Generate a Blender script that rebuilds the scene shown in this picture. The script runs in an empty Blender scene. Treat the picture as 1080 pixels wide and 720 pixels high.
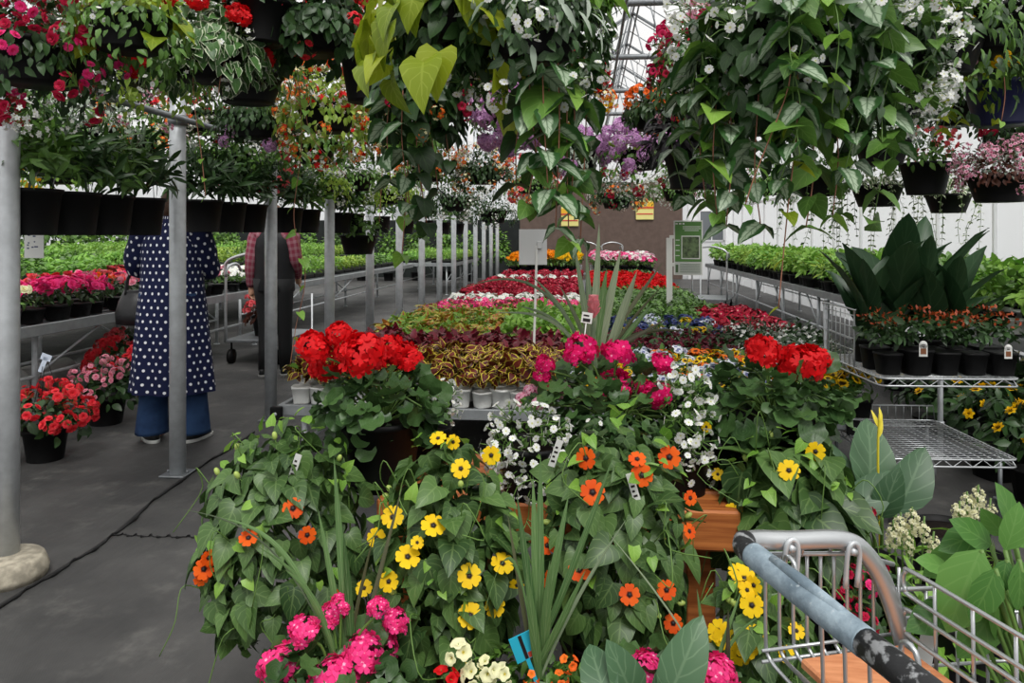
import bpy, bmesh, math, random
import numpy as np
from mathutils import Vector, Matrix

RNG = np.random.default_rng(11)
random.seed(5)
COL = bpy.context.scene.collection
PI = math.pi

# ------------------------------------------------------------------ camera frame
TH = math.atan(80 / 780.0)
EYE = 1.4
FW = np.array([-math.sin(TH), math.cos(TH), 0.0])
RT = np.array([math.cos(TH), math.sin(TH), 0.0])
UP = np.array([0.0, 0.0, 1.0])
CAM = np.array([0.0, 0.0, EYE])


def ray(px, py):
    return FW + RT * ((px - 540) / 780.0) - UP * ((py - 248) / 780.0)


def at(px, py, t):
    """point seen at (px, py) in the photo, t metres away along the lens axis"""
    return CAM + ray(px, py) * t


def on_z(px, py, z):
    d = ray(px, py)
    return CAM + d * ((z - EYE) / d[2])


def on_blob(px, py, c, rad, out=1.0):
    """where the sight line meets an ellipsoid (its near side)"""
    d = ray(px, py) / rad
    o = (CAM - c) / rad
    a, b, k = d @ d, 2 * o @ d, o @ o - out * out
    q = b * b - 4 * a * k
    t = (-b - math.sqrt(q)) / (2 * a) if q > 0 else -b / (2 * a)
    return CAM + ray(px, py) * t


# ------------------------------------------------------------------ mesh builder
class T:  # template: verts, flat loops, loop counts, uv per loop
    def __init__(s, v, faces, uv):
        s.v = np.array(v, float)
        s.l = np.array([i for f in faces for i in f], int)
        s.t = np.array([len(f) for f in faces], int)
        uv = np.array(uv, float)
        s.uv = uv[s.l] if len(uv) == len(s.v) else uv


class MB:
    def __init__(s):
        s.v, s.l, s.t, s.uv, s.m, s.n = [], [], [], [], [], 0

    def raw(s, v, l, t, uv, m):
        s.v.append(v); s.l.append(l + s.n); s.t.append(t); s.uv.append(uv)
        s.m.append(np.broadcast_to(m, t.shape).astype(int)); s.n += len(v)

    def add(s, v, faces, m=0, uv=None):
        v = np.array(v, float)
        if len(v) == 0: return s
        tp = T(v, faces, uv if uv is not None else np.zeros((len(v), 2)))
        s.raw(tp.v, tp.l, tp.t, tp.uv, m)
        return s

    def scatter(s, tp, pos, R, sc, m=0):
        pos = np.asarray(pos, float)
        n, k = len(pos), len(tp.v)
        if n == 0: return s
        sc = np.asarray(sc, float)
        if sc.ndim == 1: sc = sc[:, None] * np.ones(3)
        loc = tp.v[None] * sc[:, None, :]
        out = pos[:, None, :] + np.einsum('nij,nkj->nki', R, loc)
        l = (tp.l[None] + (np.arange(n) * k)[:, None]).ravel()
        mm = np.repeat(np.broadcast_to(m, (n,)), len(tp.t))
        s.raw(out.reshape(-1, 3), l, np.tile(tp.t, n), np.tile(tp.uv, (n, 1)), mm)
        return s

    def tube(s, path, r, sides=8, m=0, cap=True, closed=False):
        p = np.array(path, float)
        n = len(p)
        r = np.broadcast_to(np.array(r, float), (n,))
        if closed:
            tg = np.roll(p, -1, 0) - np.roll(p, 1, 0)
        else:
            tg = np.gradient(p, axis=0)
        tg /= np.linalg.norm(tg, axis=1)[:, None] + 1e-12
        a = np.array([0, 0, 1.0]) if abs(tg[0][2]) < .9 else np.array([1.0, 0, 0])
        v = []
        for i in range(n):
            a = a - tg[i] * (a @ tg[i])
            a /= np.linalg.norm(a) + 1e-12
            b = np.cross(tg[i], a)
            for k in range(sides):
                w = 2 * PI * k / sides
                v.append(p[i] + r[i] * (math.cos(w) * a + math.sin(w) * b))
        f = []
        for i in range(n if closed else n - 1):
            j = (i + 1) % n
            for k in range(sides):
                q = (k + 1) % sides
                f.append((i * sides + k, i * sides + q, j * sides + q, j * sides + k))
        if cap and not closed:
            f.append(tuple(range(sides))[::-1]); f.append(tuple((n - 1) * sides + k for k in range(sides)))
        return s.add(v, f, m)

    def lathe(s, prof, c=(0, 0, 0), segs=24, m=0, sq=None):
        v, f, n = [], [], len(prof)
        for i, (r, z) in enumerate(prof):
            for k in range(segs):
                w = 2 * PI * k / segs
                x, y = math.cos(w), math.sin(w)
                if sq:
                    g = (abs(x) ** sq + abs(y) ** sq) ** (-1 / sq)
                    x, y = x * g, y * g
                v.append((c[0] + r * x, c[1] + r * y, c[2] + z))
        for i in range(n - 1):
            for k in range(segs):
                q = (k + 1) % segs
                f.append((i * segs + k, i * segs + q, (i + 1) * segs + q, (i + 1) * segs + k))
        f.append(tuple(range(segs))[::-1]); f.append(tuple((n - 1) * segs + k for k in range(segs)))
        return s.add(v, f, m)

    def box(s, lo, hi, m=0, bev=0.004, R=None, o=None):
        bm = bmesh.new()
        bmesh.ops.create_cube(bm, size=1)
        lo, hi = np.array(lo, float), np.array(hi, float)
        for w in bm.verts:
            w.co = Vector((lo + hi) / 2) + Vector((w.co.x * (hi - lo)[0], w.co.y * (hi - lo)[1], w.co.z * (hi - lo)[2]))
        if bev:
            bmesh.ops.bevel(bm, geom=bm.edges[:], offset=min(bev, .3 * min(hi - lo)), segments=1, affect='EDGES')
        bm.verts.index_update()
        v = np.array([w.co[:] for w in bm.verts])
        if R is not None: v = v @ np.array(R, float).T
        if o is not None: v = v + np.array(o, float)
        s.add(v, [[w.index for w in f.verts] for f in bm.faces], m + 1000)   # 1000: flat faces
        bm.free()
        return s

    def loft(s, rings, m=0, cap=True, uv=True):
        """rings: list of (n,3) arrays"""
        n = len(rings[0])
        v = np.concatenate(rings)
        f, u, acc, h = [], [], [], 0.0
        for i, r in enumerate(rings):
            if i: h += np.linalg.norm(r.mean(0) - rings[i - 1].mean(0))
            acc.append(h)
        per = max(np.linalg.norm(np.roll(r, -1, 0) - r, axis=1).sum() for r in rings)
        for i in range(len(rings) - 1):
            for k in range(n):
                q = (k + 1) % n
                f.append((i * n + k, i * n + q, (i + 1) * n + q, (i + 1) * n + k))
                a, b = per * k / n, per * (k + 1) / n
                u += [(a, acc[i]), (b, acc[i]), (b, acc[i + 1]), (a, acc[i + 1])]
        if cap:
            for ii in (0, len(rings) - 1):
                g = [ii * n + k for k in range(n)]
                f.append(g if ii else g[::-1]); u += [(0, 0)] * n
        return s.add(v, f, m, np.array(u))

    def mesh(s, name, mats, smooth=True):
        me = bpy.data.meshes.new(name)
        if s.n:
            v = np.concatenate(s.v); l = np.concatenate(s.l); t = np.concatenate(s.t)
            me.vertices.add(len(v)); me.loops.add(len(l)); me.polygons.add(len(t))
            me.vertices.foreach_set('co', v.astype(np.float32).ravel())
            me.loops.foreach_set('vertex_index', l.astype(np.int32))
            st = np.concatenate([[0], np.cumsum(t)[:-1]])
            me.polygons.foreach_set('loop_start', st.astype(np.int32))
            mi = np.concatenate(s.m)
            me.polygons.foreach_set('material_index', (mi % 1000).astype(np.int32))
            me.polygons.foreach_set('use_smooth', (mi < 1000) & smooth)
            u = me.uv_layers.new(name='UVMap')
            u.data.foreach_set('uv', np.concatenate(s.uv).astype(np.float32).ravel())
            me.update(calc_edges=True)
        for m in (mats if isinstance(mats, (list, tuple)) else [mats]):
            me.materials.append(m)
        return me

    def obj(s, name, mats, parent=None, smooth=True, loc=None):
        return link(name, s.mesh(name, mats, smooth), parent, loc)


def link(name, me, parent=None, loc=None):
    o = bpy.data.objects.new(name, me)
    COL.objects.link(o)
    if parent is not None: o.parent = parent
    if loc is not None: o.location = Vector(loc)
    return o


def tag(o, label, cat, group=None):
    o['label'] = label; o['category'] = cat
    if group: o['group'] = group
    return o


def thing(name, label, cat, loc=(0, 0, 0), group=None, rz=0.0):
    o = bpy.data.objects.new(name, None)
    COL.objects.link(o)
    o.location = Vector(loc); o.rotation_euler = (0, 0, rz)
    o.empty_display_size = .05
    return tag(o, label, cat, group)


def struct(o):
    o['kind'] = 'structure'
    return o


def dup(root, loc, rz=0.0, sc=1.0, label=None, group=None):
    r = root.copy(); COL.objects.link(r)
    r.location = Vector(loc); r.rotation_euler = (0, 0, rz); r.scale = (sc, sc, sc)
    if label: r['label'] = label
    if group: r['group'] = group
    for ch in list(root.children):
        c = ch.copy(); COL.objects.link(c); c.parent = r
        for g in list(ch.children):
            d = g.copy(); COL.objects.link(d); d.parent = c
    return r


def nrm(a):
    a = np.asarray(a, float)
    return a / (np.linalg.norm(a, axis=-1, keepdims=True) + 1e-12)


def frames(d, n):
    """rotation matrices: y along d, z near n"""
    d = nrm(d)
    x = nrm(np.cross(d, n))
    z = np.cross(x, d)
    return np.stack([x, d, z], -1)


def rnd(n, s=1.0):
    return RNG.normal(0, s, (n, 3))


def smooth_path(pts, n=24):
    p = np.array(pts, float)
    p = np.vstack([2 * p[0] - p[1], p, 2 * p[-1] - p[-2]])
    out = []
    m = len(p) - 3
    for i in range(n):
        s = i / (n - 1) * m
        k = min(int(s), m - 1)
        u = s - k
        a, b, c, d = p[k], p[k + 1], p[k + 2], p[k + 3]
        out.append(.5 * (2 * b + (c - a) * u + (2 * a - 5 * b + 4 * c - d) * u * u + (3 * b - a - 3 * c + d) * u ** 3))
    return np.array(out)


# ------------------------------------------------------------------ materials
def lin(c):
    if isinstance(c, str):
        c = [int(c[i:i + 2], 16) / 255 for i in (1, 3, 5)]
    return tuple(((x / 12.92) if x <= .04045 else ((x + .055) / 1.055) ** 2.4) for x in c) + (1.0,)


class NT:
    def __init__(s, name):
        s.mat = bpy.data.materials.new(name)
        s.mat.use_nodes = True
        s.t = s.mat.node_tree
        s.b = s.t.nodes['Principled BSDF']
        s.out = s.t.nodes['Material Output']

    def n(s, ty, **kw):
        x = s.t.nodes.new(ty)
        for k, v in kw.items():
            setattr(x, k, v)
        return x

    def set(s, sock, v):
        if hasattr(v, 'is_output'): s.t.links.new(v, sock)
        else: sock.default_value = v

    def math(s, op, a, b=0.0, c=None):
        x = s.n('ShaderNodeMath', operation=op)
        s.set(x.inputs[0], a); s.set(x.inputs[1], b)
        if c is not None: s.set(x.inputs[2], c)
        return x.outputs[0]

    def mix(s, f, a, b):
        x = s.n('ShaderNodeMix', data_type='RGBA')
        s.set(x.inputs[0], f); s.set(x.inputs[6], a); s.set(x.inputs[7], b)
        return x.outputs[2]

    def step(s, v, lo, hi):
        x = s.n('ShaderNodeMapRange', interpolation_type='SMOOTHSTEP')
        s.set(x.inputs[0], v); x.inputs[1].default_value = lo; x.inputs[2].default_value = hi
        return x.outputs[0]

    def noise(s, scale, detail=3, vec=None, rough=.55):
        x = s.n('ShaderNodeTexNoise')
        x.inputs['Scale'].default_value = scale; x.inputs['Detail'].default_value = detail
        x.inputs['Roughness'].default_value = rough
        if vec is None:
            vec = s.n('ShaderNodeTexCoord').outputs['Object']
        s.t.links.new(vec, x.inputs['Vector'])
        return x.outputs['Fac']

    def uv(s):
        x = s.n('ShaderNodeSeparateXYZ')
        s.t.links.new(s.n('ShaderNodeTexCoord').outputs['UV'], x.inputs[0])
        return x.outputs[0], x.outputs[1]

    def isl(s):
        return s.n('ShaderNodeNewGeometry').outputs['Random Per Island']

    def bump(s, h, strength=.3, dist=.01):
        x = s.n('ShaderNodeBump')
        x.inputs['Strength'].default_value = strength; x.inputs['Distance'].default_value = dist
        s.t.links.new(h, x.inputs['Height']); s.t.links.new(x.outputs[0], s.b.inputs['Normal'])

    def fin(s, col=None, rough=.5, metal=0.0, spec=.5, transl=0.0):
        if col is not None: s.set(s.b.inputs['Base Color'], col)
        s.set(s.b.inputs['Roughness'], rough); s.b.inputs['Metallic'].default_value = metal
        s.b.inputs['Specular IOR Level'].default_value = spec
        if transl:
            tr = s.n('ShaderNodeBsdfTranslucent')
            if col is not None: s.set(tr.inputs['Color'], col)
            m = s.n('ShaderNodeMixShader')
            m.inputs[0].default_value = transl
            s.t.links.new(s.b.outputs[0], m.inputs[1]); s.t.links.new(tr.outputs[0], m.inputs[2])
            s.t.links.new(m.outputs[0], s.out.inputs['Surface'])
        return s.mat


MAT = {}


def plain(name, col, rough=.5, metal=0.0, spec=.5, var=0.0, nscale=20, bump=0.0, transl=0.0):
    if name in MAT: return MAT[name]
    k = NT(name)
    c = lin(col)
    if var:
        f = k.noise(nscale, 4)
        lo = tuple(x * (1 - var) for x in c[:3]) + (1,)
        hi = tuple(min(1, x * (1 + var)) for x in c[:3]) + (1,)
        cc = k.mix(k.step(f, .3, .7), lo, hi)
        if bump: k.bump(f, bump, .004)
    else: cc = c
    MAT[name] = k.fin(cc, rough, metal, spec, transl)
    return MAT[name]


def leaf(name, a, b, vein=None, veinw=.35, margin=None, mw=(.55, .75), centre=None, cw=(.35, .6), rough=.42, transl=.16, spec=.4):
    """two leaf colours that differ from leaf to leaf, with veins, a margin or a coloured middle of their own"""
    if name in MAT: return MAT[name]
    k = NT(name)
    col = k.mix(k.isl(), lin(a), lin(b))
    u, v = k.uv()
    e = k.math('ABSOLUTE', k.math('MULTIPLY_ADD', u, 2.0, -1.0))
    if centre:
        nz = k.math('MULTIPLY_ADD', k.noise(60, 2), .5, -.25)
        col = k.mix(k.step(k.math('ADD', e, nz), *cw), lin(centre), col)
    if vein:
        side = k.math('ABSOLUTE', k.math('MULTIPLY_ADD', k.math('FRACT', k.math('MULTIPLY', k.math('MULTIPLY_ADD', e, -.28, v), 6.0)), 2.0, -1.0))
        line = k.math('MAXIMUM', k.step(side, .80, .97), k.step(e, .10, .02))
        col = k.mix(k.math('MULTIPLY', line, veinw), col, lin(vein))
    if margin:
        ev = k.math('MAXIMUM', e, k.step(v, .82, .99))
        col = k.mix(k.step(ev, *mw), col, lin(margin))
    MAT[name] = k.fin(col, rough, 0, spec, transl)
    return MAT[name]


def petal(name, a, b=None, eye=None, ew=(.2, .35), edge=None, transl=.25, rough=.6):
    if name in MAT: return MAT[name]
    k = NT(name)
    col = k.mix(k.isl(), lin(a), lin(b or a))
    u, v = k.uv()
    if edge: col = k.mix(k.step(v, .55, .95), col, lin(edge))
    if eye: col = k.mix(k.step(v, min(ew), max(ew)), lin(eye), col)
    MAT[name] = k.fin(col, rough, 0, .25, transl)
    return MAT[name]


# ------------------------------------------------------------------ leaf and petal shapes (unit length along +y, face up +z)
def leafT(rows, fold=.22, curl=.25, wave=0.0, tip=0.0):
    v, uv, f = [], [], []
    n = len(rows)
    for i, (xe, ye, ym) in enumerate(rows):
        t = i / (n - 1)
        w = wave * math.sin(i * 2.4)
        for sx in (-1, 0, 1):
            y = ym if sx == 0 else ye
            z = fold * abs(sx) * xe - curl * max(y, 0) ** 2 + (w * abs(sx) * (1 if sx > 0 else -.7))
            v.append((sx * xe, y, z)); uv.append((.5 + .5 * sx, t))
    for i in range(n - 1):
        a = i * 3
        f += [(a, a + 1, a + 4, a + 3), (a + 1, a + 2, a + 5, a + 4)]
    return T(v, f, uv)


HEART = leafT([(.0, 0, 0), (.24, -.13, .02), (.42, -.02, .10), (.45, .2, .24), (.36, .48, .48), (.19, .76, .74), (.0, 1.0, 1.0)], .3, .3, .03)
HEARTS = leafT([(.0, 0, 0), (.36, -.08, .06), (.42, .3, .3), (.22, .72, .7), (.0, 1, 1)], .28, .3)
OVAL = leafT([(.02, 0, 0), (.2, .16, .14), (.29, .4, .38), (.25, .68, .66), (.11, .89, .88), (.0, 1, 1)], .25, .3, .02)
OVALS = leafT([(.03, 0, 0), (.27, .35, .33), (.2, .72, .7), (.0, 1, 1)], .25, .35)
LANCE = leafT([(.02, 0, 0), (.1, .2, .2), (.12, .5, .5), (.07, .8, .8), (.0, 1, 1)], .3, .35)
COLT = leafT([(.03, 0, 0), (.3, .1, .08), (.36, .32, .3), (.28, .6, .58), (.14, .85, .83), (.0, 1, 1)], .18, .45, .05)
POTATO = leafT([(.0, 0, 0), (.27, -.15, .03), (.43, -.05, .12), (.46, .16, .22), (.37, .42, .42), (.2, .72, .7), (.0, 1, 1)], .22, .4, .03)
LAM = leafT([(.02, 0, 0), (.27, .02, .03), (.4, .18, .18), (.41, .4, .38), (.3, .65, .62), (.15, .86, .84), (.0, 1, 1)], .2, .35, .03)
SMALL = leafT([(.05, 0, 0), (.3, .5, .5), (.0, 1, 1)], .2, .2)
CANNA = leafT([(.03, 0, 0), (.12, .1, .1), (.19, .25, .24), (.225, .42, .41), (.2, .6, .59), (.15, .77, .76), (.08, .91, .9), (.0, 1, 1)], .35, .35, .012)


def roundT(n=18, lobes=6, ruffle=.07, notch=.10):
    v, uv, f = [(0, .5, -.04)], [(.5, 0)], []
    for ri, r in enumerate((.27, .5)):
        for k in range(n):
            w = 2 * PI * k / n - PI / 2
            rr = r * (1 - notch * (.5 + .5 * math.cos(lobes * (w + PI / 2))) * (ri))
            if k == 0: rr *= .35 + .3 * (1 - ri)
            v.append((rr * math.cos(w), .5 + rr * math.sin(w), (.0 if ri == 0 else .05 + ruffle * math.sin(lobes * w + .7))))
            uv.append((.5 + .25 * (ri + 1), .5 * (ri + 1)))
    for k in range(n):
        q = (k + 1) % n
        f += [(0, 1 + k, 1 + q), (1 + k, 1 + n + k, 1 + n + q, 1 + q)]
    return T(v, f, uv)


GERL = roundT()
GERS = roundT(10, 5, .05, .12)


def merge(ts):
    out = MB()
    for tp, R, p, s in ts:
        out.scatter(tp, np.array([p]), np.array([R]), np.array([s]))
    r = T.__new__(T)
    r.v, r.l, r.t, r.uv = np.concatenate(out.v), np.concatenate(out.l), np.concatenate(out.t), np.concatenate(out.uv)
    return r


PET = leafT([(.08, 0, 0), (.26, .4, .4), (.36, .75, .78), (.2, .98, .93)], .05, .15)
PETS = leafT([(.1, 0, 0), (.36, .6, .6), (.14, 1, 1)], .05, .1)
PETW = leafT([(.12, 0, 0), (.33, .42, .42), (.47, .75, .75), (.43, .95, .9), (.17, 1.02, .94)], .06, .12)


def rosette(pt, n, tilt, start=0.0, sc=1.0, z=0.0, twist=0.0):
    out = []
    for k in range(n):
        w = 2 * PI * k / n + start
        d = np.array([math.cos(w) * math.cos(tilt), math.sin(w) * math.cos(tilt), math.sin(tilt)])
        up = np.array([-math.cos(w) * math.sin(tilt), -math.sin(w) * math.sin(tilt), math.cos(tilt)])
        up = up + twist * np.array([-math.sin(w), math.cos(w), 0])
        out.append((pt, frames(d, up), np.array([0, 0, z]), sc))
    return out


F5 = merge(rosette(PETW, 5, .15))          # broad five petals, face +z
F5S = merge(rosette(PETS, 5, .2))
F5T = merge(rosette(PET, 5, .12))
F8 = merge(rosette(PET, 7, .25) + rosette(PET, 6, .75, .4, .75) + rosette(PET, 4, 1.15, .1, .55))  # double
FBALL = merge(rosette(PETS, 9, .05) + rosette(PETS, 9, .5, .3, .92) + rosette(PETS, 7, .95, .1, .8) + rosette(PETS, 4, 1.3, .2, .65))
FBALLS = merge(rosette(PETS, 6, .1) + rosette(PETS, 5, .7, .3, .85) + rosette(PETS, 3, 1.2, .2, .7))


def trumpetT(n=15):
    v, uv, f = [(0, 0, -.75)], [(.5, 0)], []
    for ri, (r, z) in enumerate(((.16, -.45), (.38, -.08), (.75, .06), (1.0, .0))):
        for k in range(n):
            w = 2 * PI * k / n
            g = 1 if ri < 2 else 1 - .07 * ri * (.5 + .5 * math.cos(5 * w))
            v.append((r * g * math.cos(w), r * g * math.sin(w), z + (.07 * math.sin(5 * w + 1) if ri == 3 else 0)))
            uv.append((.5, (ri + 1) / 4))
    for k in range(n):
        q = (k + 1) % n
        f.append((0, 1 + k, 1 + q))
        for ri in range(3):
            a = 1 + ri * n
            f.append((a + k, a + n + k, a + n + q, a + q))
    return T(v, f, uv)


TRUMP = trumpetT()


def ballT(nu=6, nv=8):
    v, f = [(0, 0, -1)], []
    for i in range(1, nu):
        a = -PI / 2 + PI * i / nu
        for k in range(nv):
            w = 2 * PI * k / nv
            v.append((math.cos(a) * math.cos(w), math.cos(a) * math.sin(w), math.sin(a)))
    v.append((0, 0, 1))
    for k in range(nv):
        q = (k + 1) % nv
        f.append((0, 1 + q, 1 + k))
        for i in range(nu - 2):
            a = 1 + i * nv
            f.append((a + k, a + q, a + nv + q, a + nv + k))
        a = 1 + (nu - 2) * nv
        f.append((a + k, a + q, len(v) - 1))
    return T(v, f, np.zeros((len(v), 2)) + .5)


BALL = ballT()
BALLF = ballT(12, 18)


def sph(n, zmin=-1.0, zmax=1.0):
    z = RNG.uniform(zmin, zmax, n)
    w = RNG.uniform(0, 2 * PI, n)
    r = np.sqrt(1 - z * z)
    return np.stack([r * np.cos(w), r * np.sin(w), z], -1)


def cloud(mb, tp, n, c, rad, size, m=0, droop=.5, shell=(.6, 1.0), zmin=-.5, zmax=1.0, face=.6, jit=.4, side=None):
    """leaves over and inside a rounded plant body"""
    s = sph(n, zmin, zmax)
    if side is not None:                       # keep to one side of the body
        k = (s @ np.array(side)) > -.35
        s = s[k]; n = len(s)
    r = RNG.uniform(shell[0], shell[1], n)
    p = np.array(c) + s * np.array(rad) * r[:, None]
    o = nrm(s / np.array(rad))
    d = o * .55 - UP * droop + rnd(n, jit)
    z = o + UP * face + rnd(n, .3)
    mb.scatter(tp, p, frames(d, z), RNG.uniform(size[0], size[1], n), m)
    return p


def skirt(mb, tp, n, c, r0, trail, size, m=0, spread=.25):
    """leaves hanging round and below a rim"""
    w = RNG.uniform(0, 2 * PI, n)
    q = RNG.random(n) ** 1.3
    ln = trail * (.55 + .45 * np.sin(w * 3 + c[0] * 9) ** 2)
    o = np.stack([np.cos(w), np.sin(w), np.zeros(n)], -1)
    rr = r0 * (1 + spread * np.sin(np.minimum(q * 3, PI)) + RNG.normal(0, .06, n))
    p = np.array(c) + o * rr[:, None] - UP * (q * ln)[:, None]
    d = -UP * .8 + o * .45 + rnd(n, .35)
    mb.scatter(tp, p, frames(d, o + UP * .3 + rnd(n, .3)), RNG.uniform(size[0], size[1], n), m)
    return p


def vine(mb, path, tp, size, m=0, ms=1, step=.04, r=.0016, pair=True, droop=.4):
    """one thin trailing stem with leaves along it"""
    p = smooth_path(path, max(8, int(sum(np.linalg.norm(np.diff(np.array(path), axis=0), axis=1)) / .03)))
    mb.tube(p, r, 5, ms)
    L = np.concatenate([[0], np.cumsum(np.linalg.norm(np.diff(p, axis=0), axis=1))])
    k = max(2, int(L[-1] / step))
    ts = np.linspace(.05, 1, k) * L[-1]
    pos = np.stack([np.interp(ts, L, p[:, i]) for i in range(3)], -1)
    pp, dd = [], []
    for i, q in enumerate(pos):
        w = RNG.uniform(0, 2 * PI)
        for sgn in ((1, -1) if pair else (1,)):
            pp.append(q)
            dd.append((sgn * math.cos(w), sgn * math.sin(w), -droop + RNG.normal(0, .2)))
    pp, dd = np.array(pp), np.array(dd)
    sz = RNG.uniform(size[0], size[1], len(pp)) * np.repeat(np.linspace(1.1, .65, k), 2 if pair else 1)
    mb.scatter(tp, pp, frames(dd, np.array(dd) * .3 + UP + rnd(len(pp), .3)), sz, m)


def blade(mb, base, tip, w, bow=.1, m=0, n=10, side=None, droop=0.0):
    """one long strap leaf"""
    b, t = np.array(base, float), np.array(tip, float)
    ax = t - b
    L = np.linalg.norm(ax)
    if side is None: side = nrm(np.cross(ax, FW + rnd(1, .3)[0]))
    face = nrm(np.cross(side, ax))
    v, uv, f = [], [], []
    for i in range(n + 1):
        s = i / n
        c = b + ax * s + face * bow * L * math.sin(PI * s) * .5 + UP * droop * math.sin(PI * s ** .8)
        ww = w * (.55 + .45 * math.sin(min(1, s * 2.2) * PI / 2)) * (1 - s ** 3.5)
        for sx in (-1, 0, 1):
            v.append(c + side * sx * ww - face * (0 if sx else ww * .35)); uv.append((.5 + .5 * sx, s))
    for i in range(n):
        a = i * 3
        f += [(a, a + 1, a + 4, a + 3), (a + 1, a + 2, a + 5, a + 4)]
    mb.add(v, f, m, np.array(uv))
# ------------------------------------------------------------------ the materials of the place
STEEL = plain('galvanised_steel', '#bcc0c3', .42, .35, .5, .12, 14)
STEELD = plain('dull_steel', '#83878a', .45, .6, .5, .15, 18)
CHROME = plain('chrome_wire', '#bdc0c2', .34, .8, .5)
ALU = plain('bench_rail_grey', '#8e9294', .5, .35, .5, .12, 10)
BLACKP = plain('black_plastic', '#0b0b0c', .55, 0, .2)
WHITEP = plain('white_plastic', '#d9dad6', .5, 0, .4)
NAVYP = plain('navy_plastic', '#161b4a', .4, 0, .4)
SOIL = plain('potting_soil', '#1d1713', .95, 0, .1, .4, 60, .6)
CONC = plain('concrete', '#a39c8c', .9, 0, .2, .3, 22, .7)
WOODM = None


def mk_wood():
    k = NT('stained_timber')
    x = k.n('ShaderNodeTexCoord').outputs['Object']
    mp = k.n('ShaderNodeMapping'); mp.inputs['Scale'].default_value = (1.2, 22, 22)
    k.t.links.new(x, mp.inputs[0])
    f = k.noise(3, 5, mp.outputs[0])
    col = k.mix(k.step(f, .3, .7), lin('#8a4a22'), lin('#b8703a'))
    k.bump(f, .25, .003)
    return k.fin(col, .55, 0, .3)


WOODM = mk_wood()


def mk_board():
    k = NT('seat_board_wood')
    x = k.n('ShaderNodeTexCoord').outputs['Object']
    mp = k.n('ShaderNodeMapping'); mp.inputs['Scale'].default_value = (8, 50, 50)
    k.t.links.new(x, mp.inputs[0])
    f = k.noise(2, 5, mp.outputs[0])
    return k.fin(k.mix(k.step(f, .25, .75), lin('#b5714a'), lin('#d19066')), .6, 0, .3)


BOARDM = mk_board()


def mk_floor():
    k = NT('woven_ground_cover')
    co = k.n('ShaderNodeTexCoord').outputs['Object']
    w1 = k.n('ShaderNodeTexWave', wave_type='BANDS', bands_direction='X'); w1.inputs['Scale'].default_value = 60
    w2 = k.n('ShaderNodeTexWave', wave_type='BANDS', bands_direction='Y'); w2.inputs['Scale'].default_value = 60
    for w in (w1, w2): k.t.links.new(co, w.inputs[0])
    weave = k.math('MULTIPLY', w1.outputs['Fac'], w2.outputs['Fac'])
    big = k.noise(1.1, 5, co, .6)
    fine = k.noise(4, 6, co, .65)
    col = k.mix(k.step(big, .3, .7), lin('#343434'), lin('#504f4e'))
    col = k.mix(k.math('MULTIPLY', k.step(fine, .5, .8), .45), col, lin('#85837e'))
    mp = k.n('ShaderNodeMapping'); mp.inputs['Scale'].default_value = (1, .25, 1); mp.inputs['Rotation'].default_value = (0, 0, .5)
    k.t.links.new(co, mp.inputs[0])
    wr = k.noise(5, 4, mp.outputs[0], .5)
    k.bump(k.math('ADD', k.math('MULTIPLY', wr, 1.0), k.math('MULTIPLY', weave, .03)), .8, .03)
    return k.fin(col, .62, 0, .35)


def mk_film(name, tr, col='#f2f4f5', ribs=None):
    k = NT(name)
    t = k.n('ShaderNodeBsdfTransparent'); t.inputs[0].default_value = (1, 1, 1, 1)
    l = k.n('ShaderNodeBsdfTranslucent'); l.inputs[0].default_value = lin(col)
    d = k.n('ShaderNodeBsdfDiffuse'); d.inputs[0].default_value = lin(col)
    m1 = k.n('ShaderNodeMixShader'); m1.inputs[0].default_value = .3
    m2 = k.n('ShaderNodeMixShader'); m2.inputs[0].default_value = 1 - tr
    k.t.links.new(l.outputs[0], m1.inputs[1]); k.t.links.new(d.outputs[0], m1.inputs[2])
    k.t.links.new(t.outputs[0], m2.inputs[1]); k.t.links.new(m1.outputs[0], m2.inputs[2])
    k.t.links.new(m2.outputs[0], k.out.inputs['Surface'])
    return k.mat


ROOFM = mk_film('roof_sheet', .78)
FILM = mk_film('side_wall_film', .55)
WALLB = plain('brown_shade_cloth', '#665750', .85, 0, .15, .1, 6)
WHITEW = plain('white_painted', '#e6e7e8', .5)
GLASSG = plain('grey_window', '#6d7276', .2, 0, .6)

# leaves
L_THUN = leaf('thunbergia_leaf', '#2b4522', '#54733a', '#8aa566', .3)
L_GER = leaf('geranium_leaf', '#27421f', '#4a6a38', '#6f8c58', .25)
L_DARK = leaf('dark_leaf', '#1d3318', '#36552a', '#4f6d3c', .3)
L_MID = leaf('mid_leaf', '#35561f', '#5e8636', '#86a85a', .3)
L_LIME = leaf('lime_leaf', '#6d8716', '#a3b02a', '#bcc95a', .3, transl=.35)
L_LIGHT = leaf('light_leaf', '#5f8f2e', '#8fb94e', '#b2d07a', .3, transl=.3)
L_YELG = leaf('yellow_green_leaf', '#6f9430', '#a5bf4a', '#c5d67c', .3, transl=.3)
L_SEED = leaf('seedling_leaf', '#4f8526', '#86b64a', transl=.25)
L_VARI = leaf('white_edged_leaf', '#2f5428', '#4c7638', '#7d9c66', .3, '#c9d3b4', (.72, .9))
L_SILV = leaf('silver_centre_leaf', '#274a22', '#3b6230', '#274a22', .7, centre='#9db094', cw=(.35, .6))
L_BLACK = leaf('blackish_leaf', '#15141a', '#2a2629', '#3a353c', .3, transl=.05)
L_GREY = leaf('grey_leaf', '#7f8f7d', '#a9b5a4', transl=.12)
L_IVYV = leaf('cream_edged_small_leaf', '#3b5a2c', '#5b7d42', margin='#d9dcc0', mw=(.45, .7))
L_STRAP = leaf('strap_leaf', '#3a5a2e', '#5d7d48', '#8ca072', .5, transl=.12)
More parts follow.
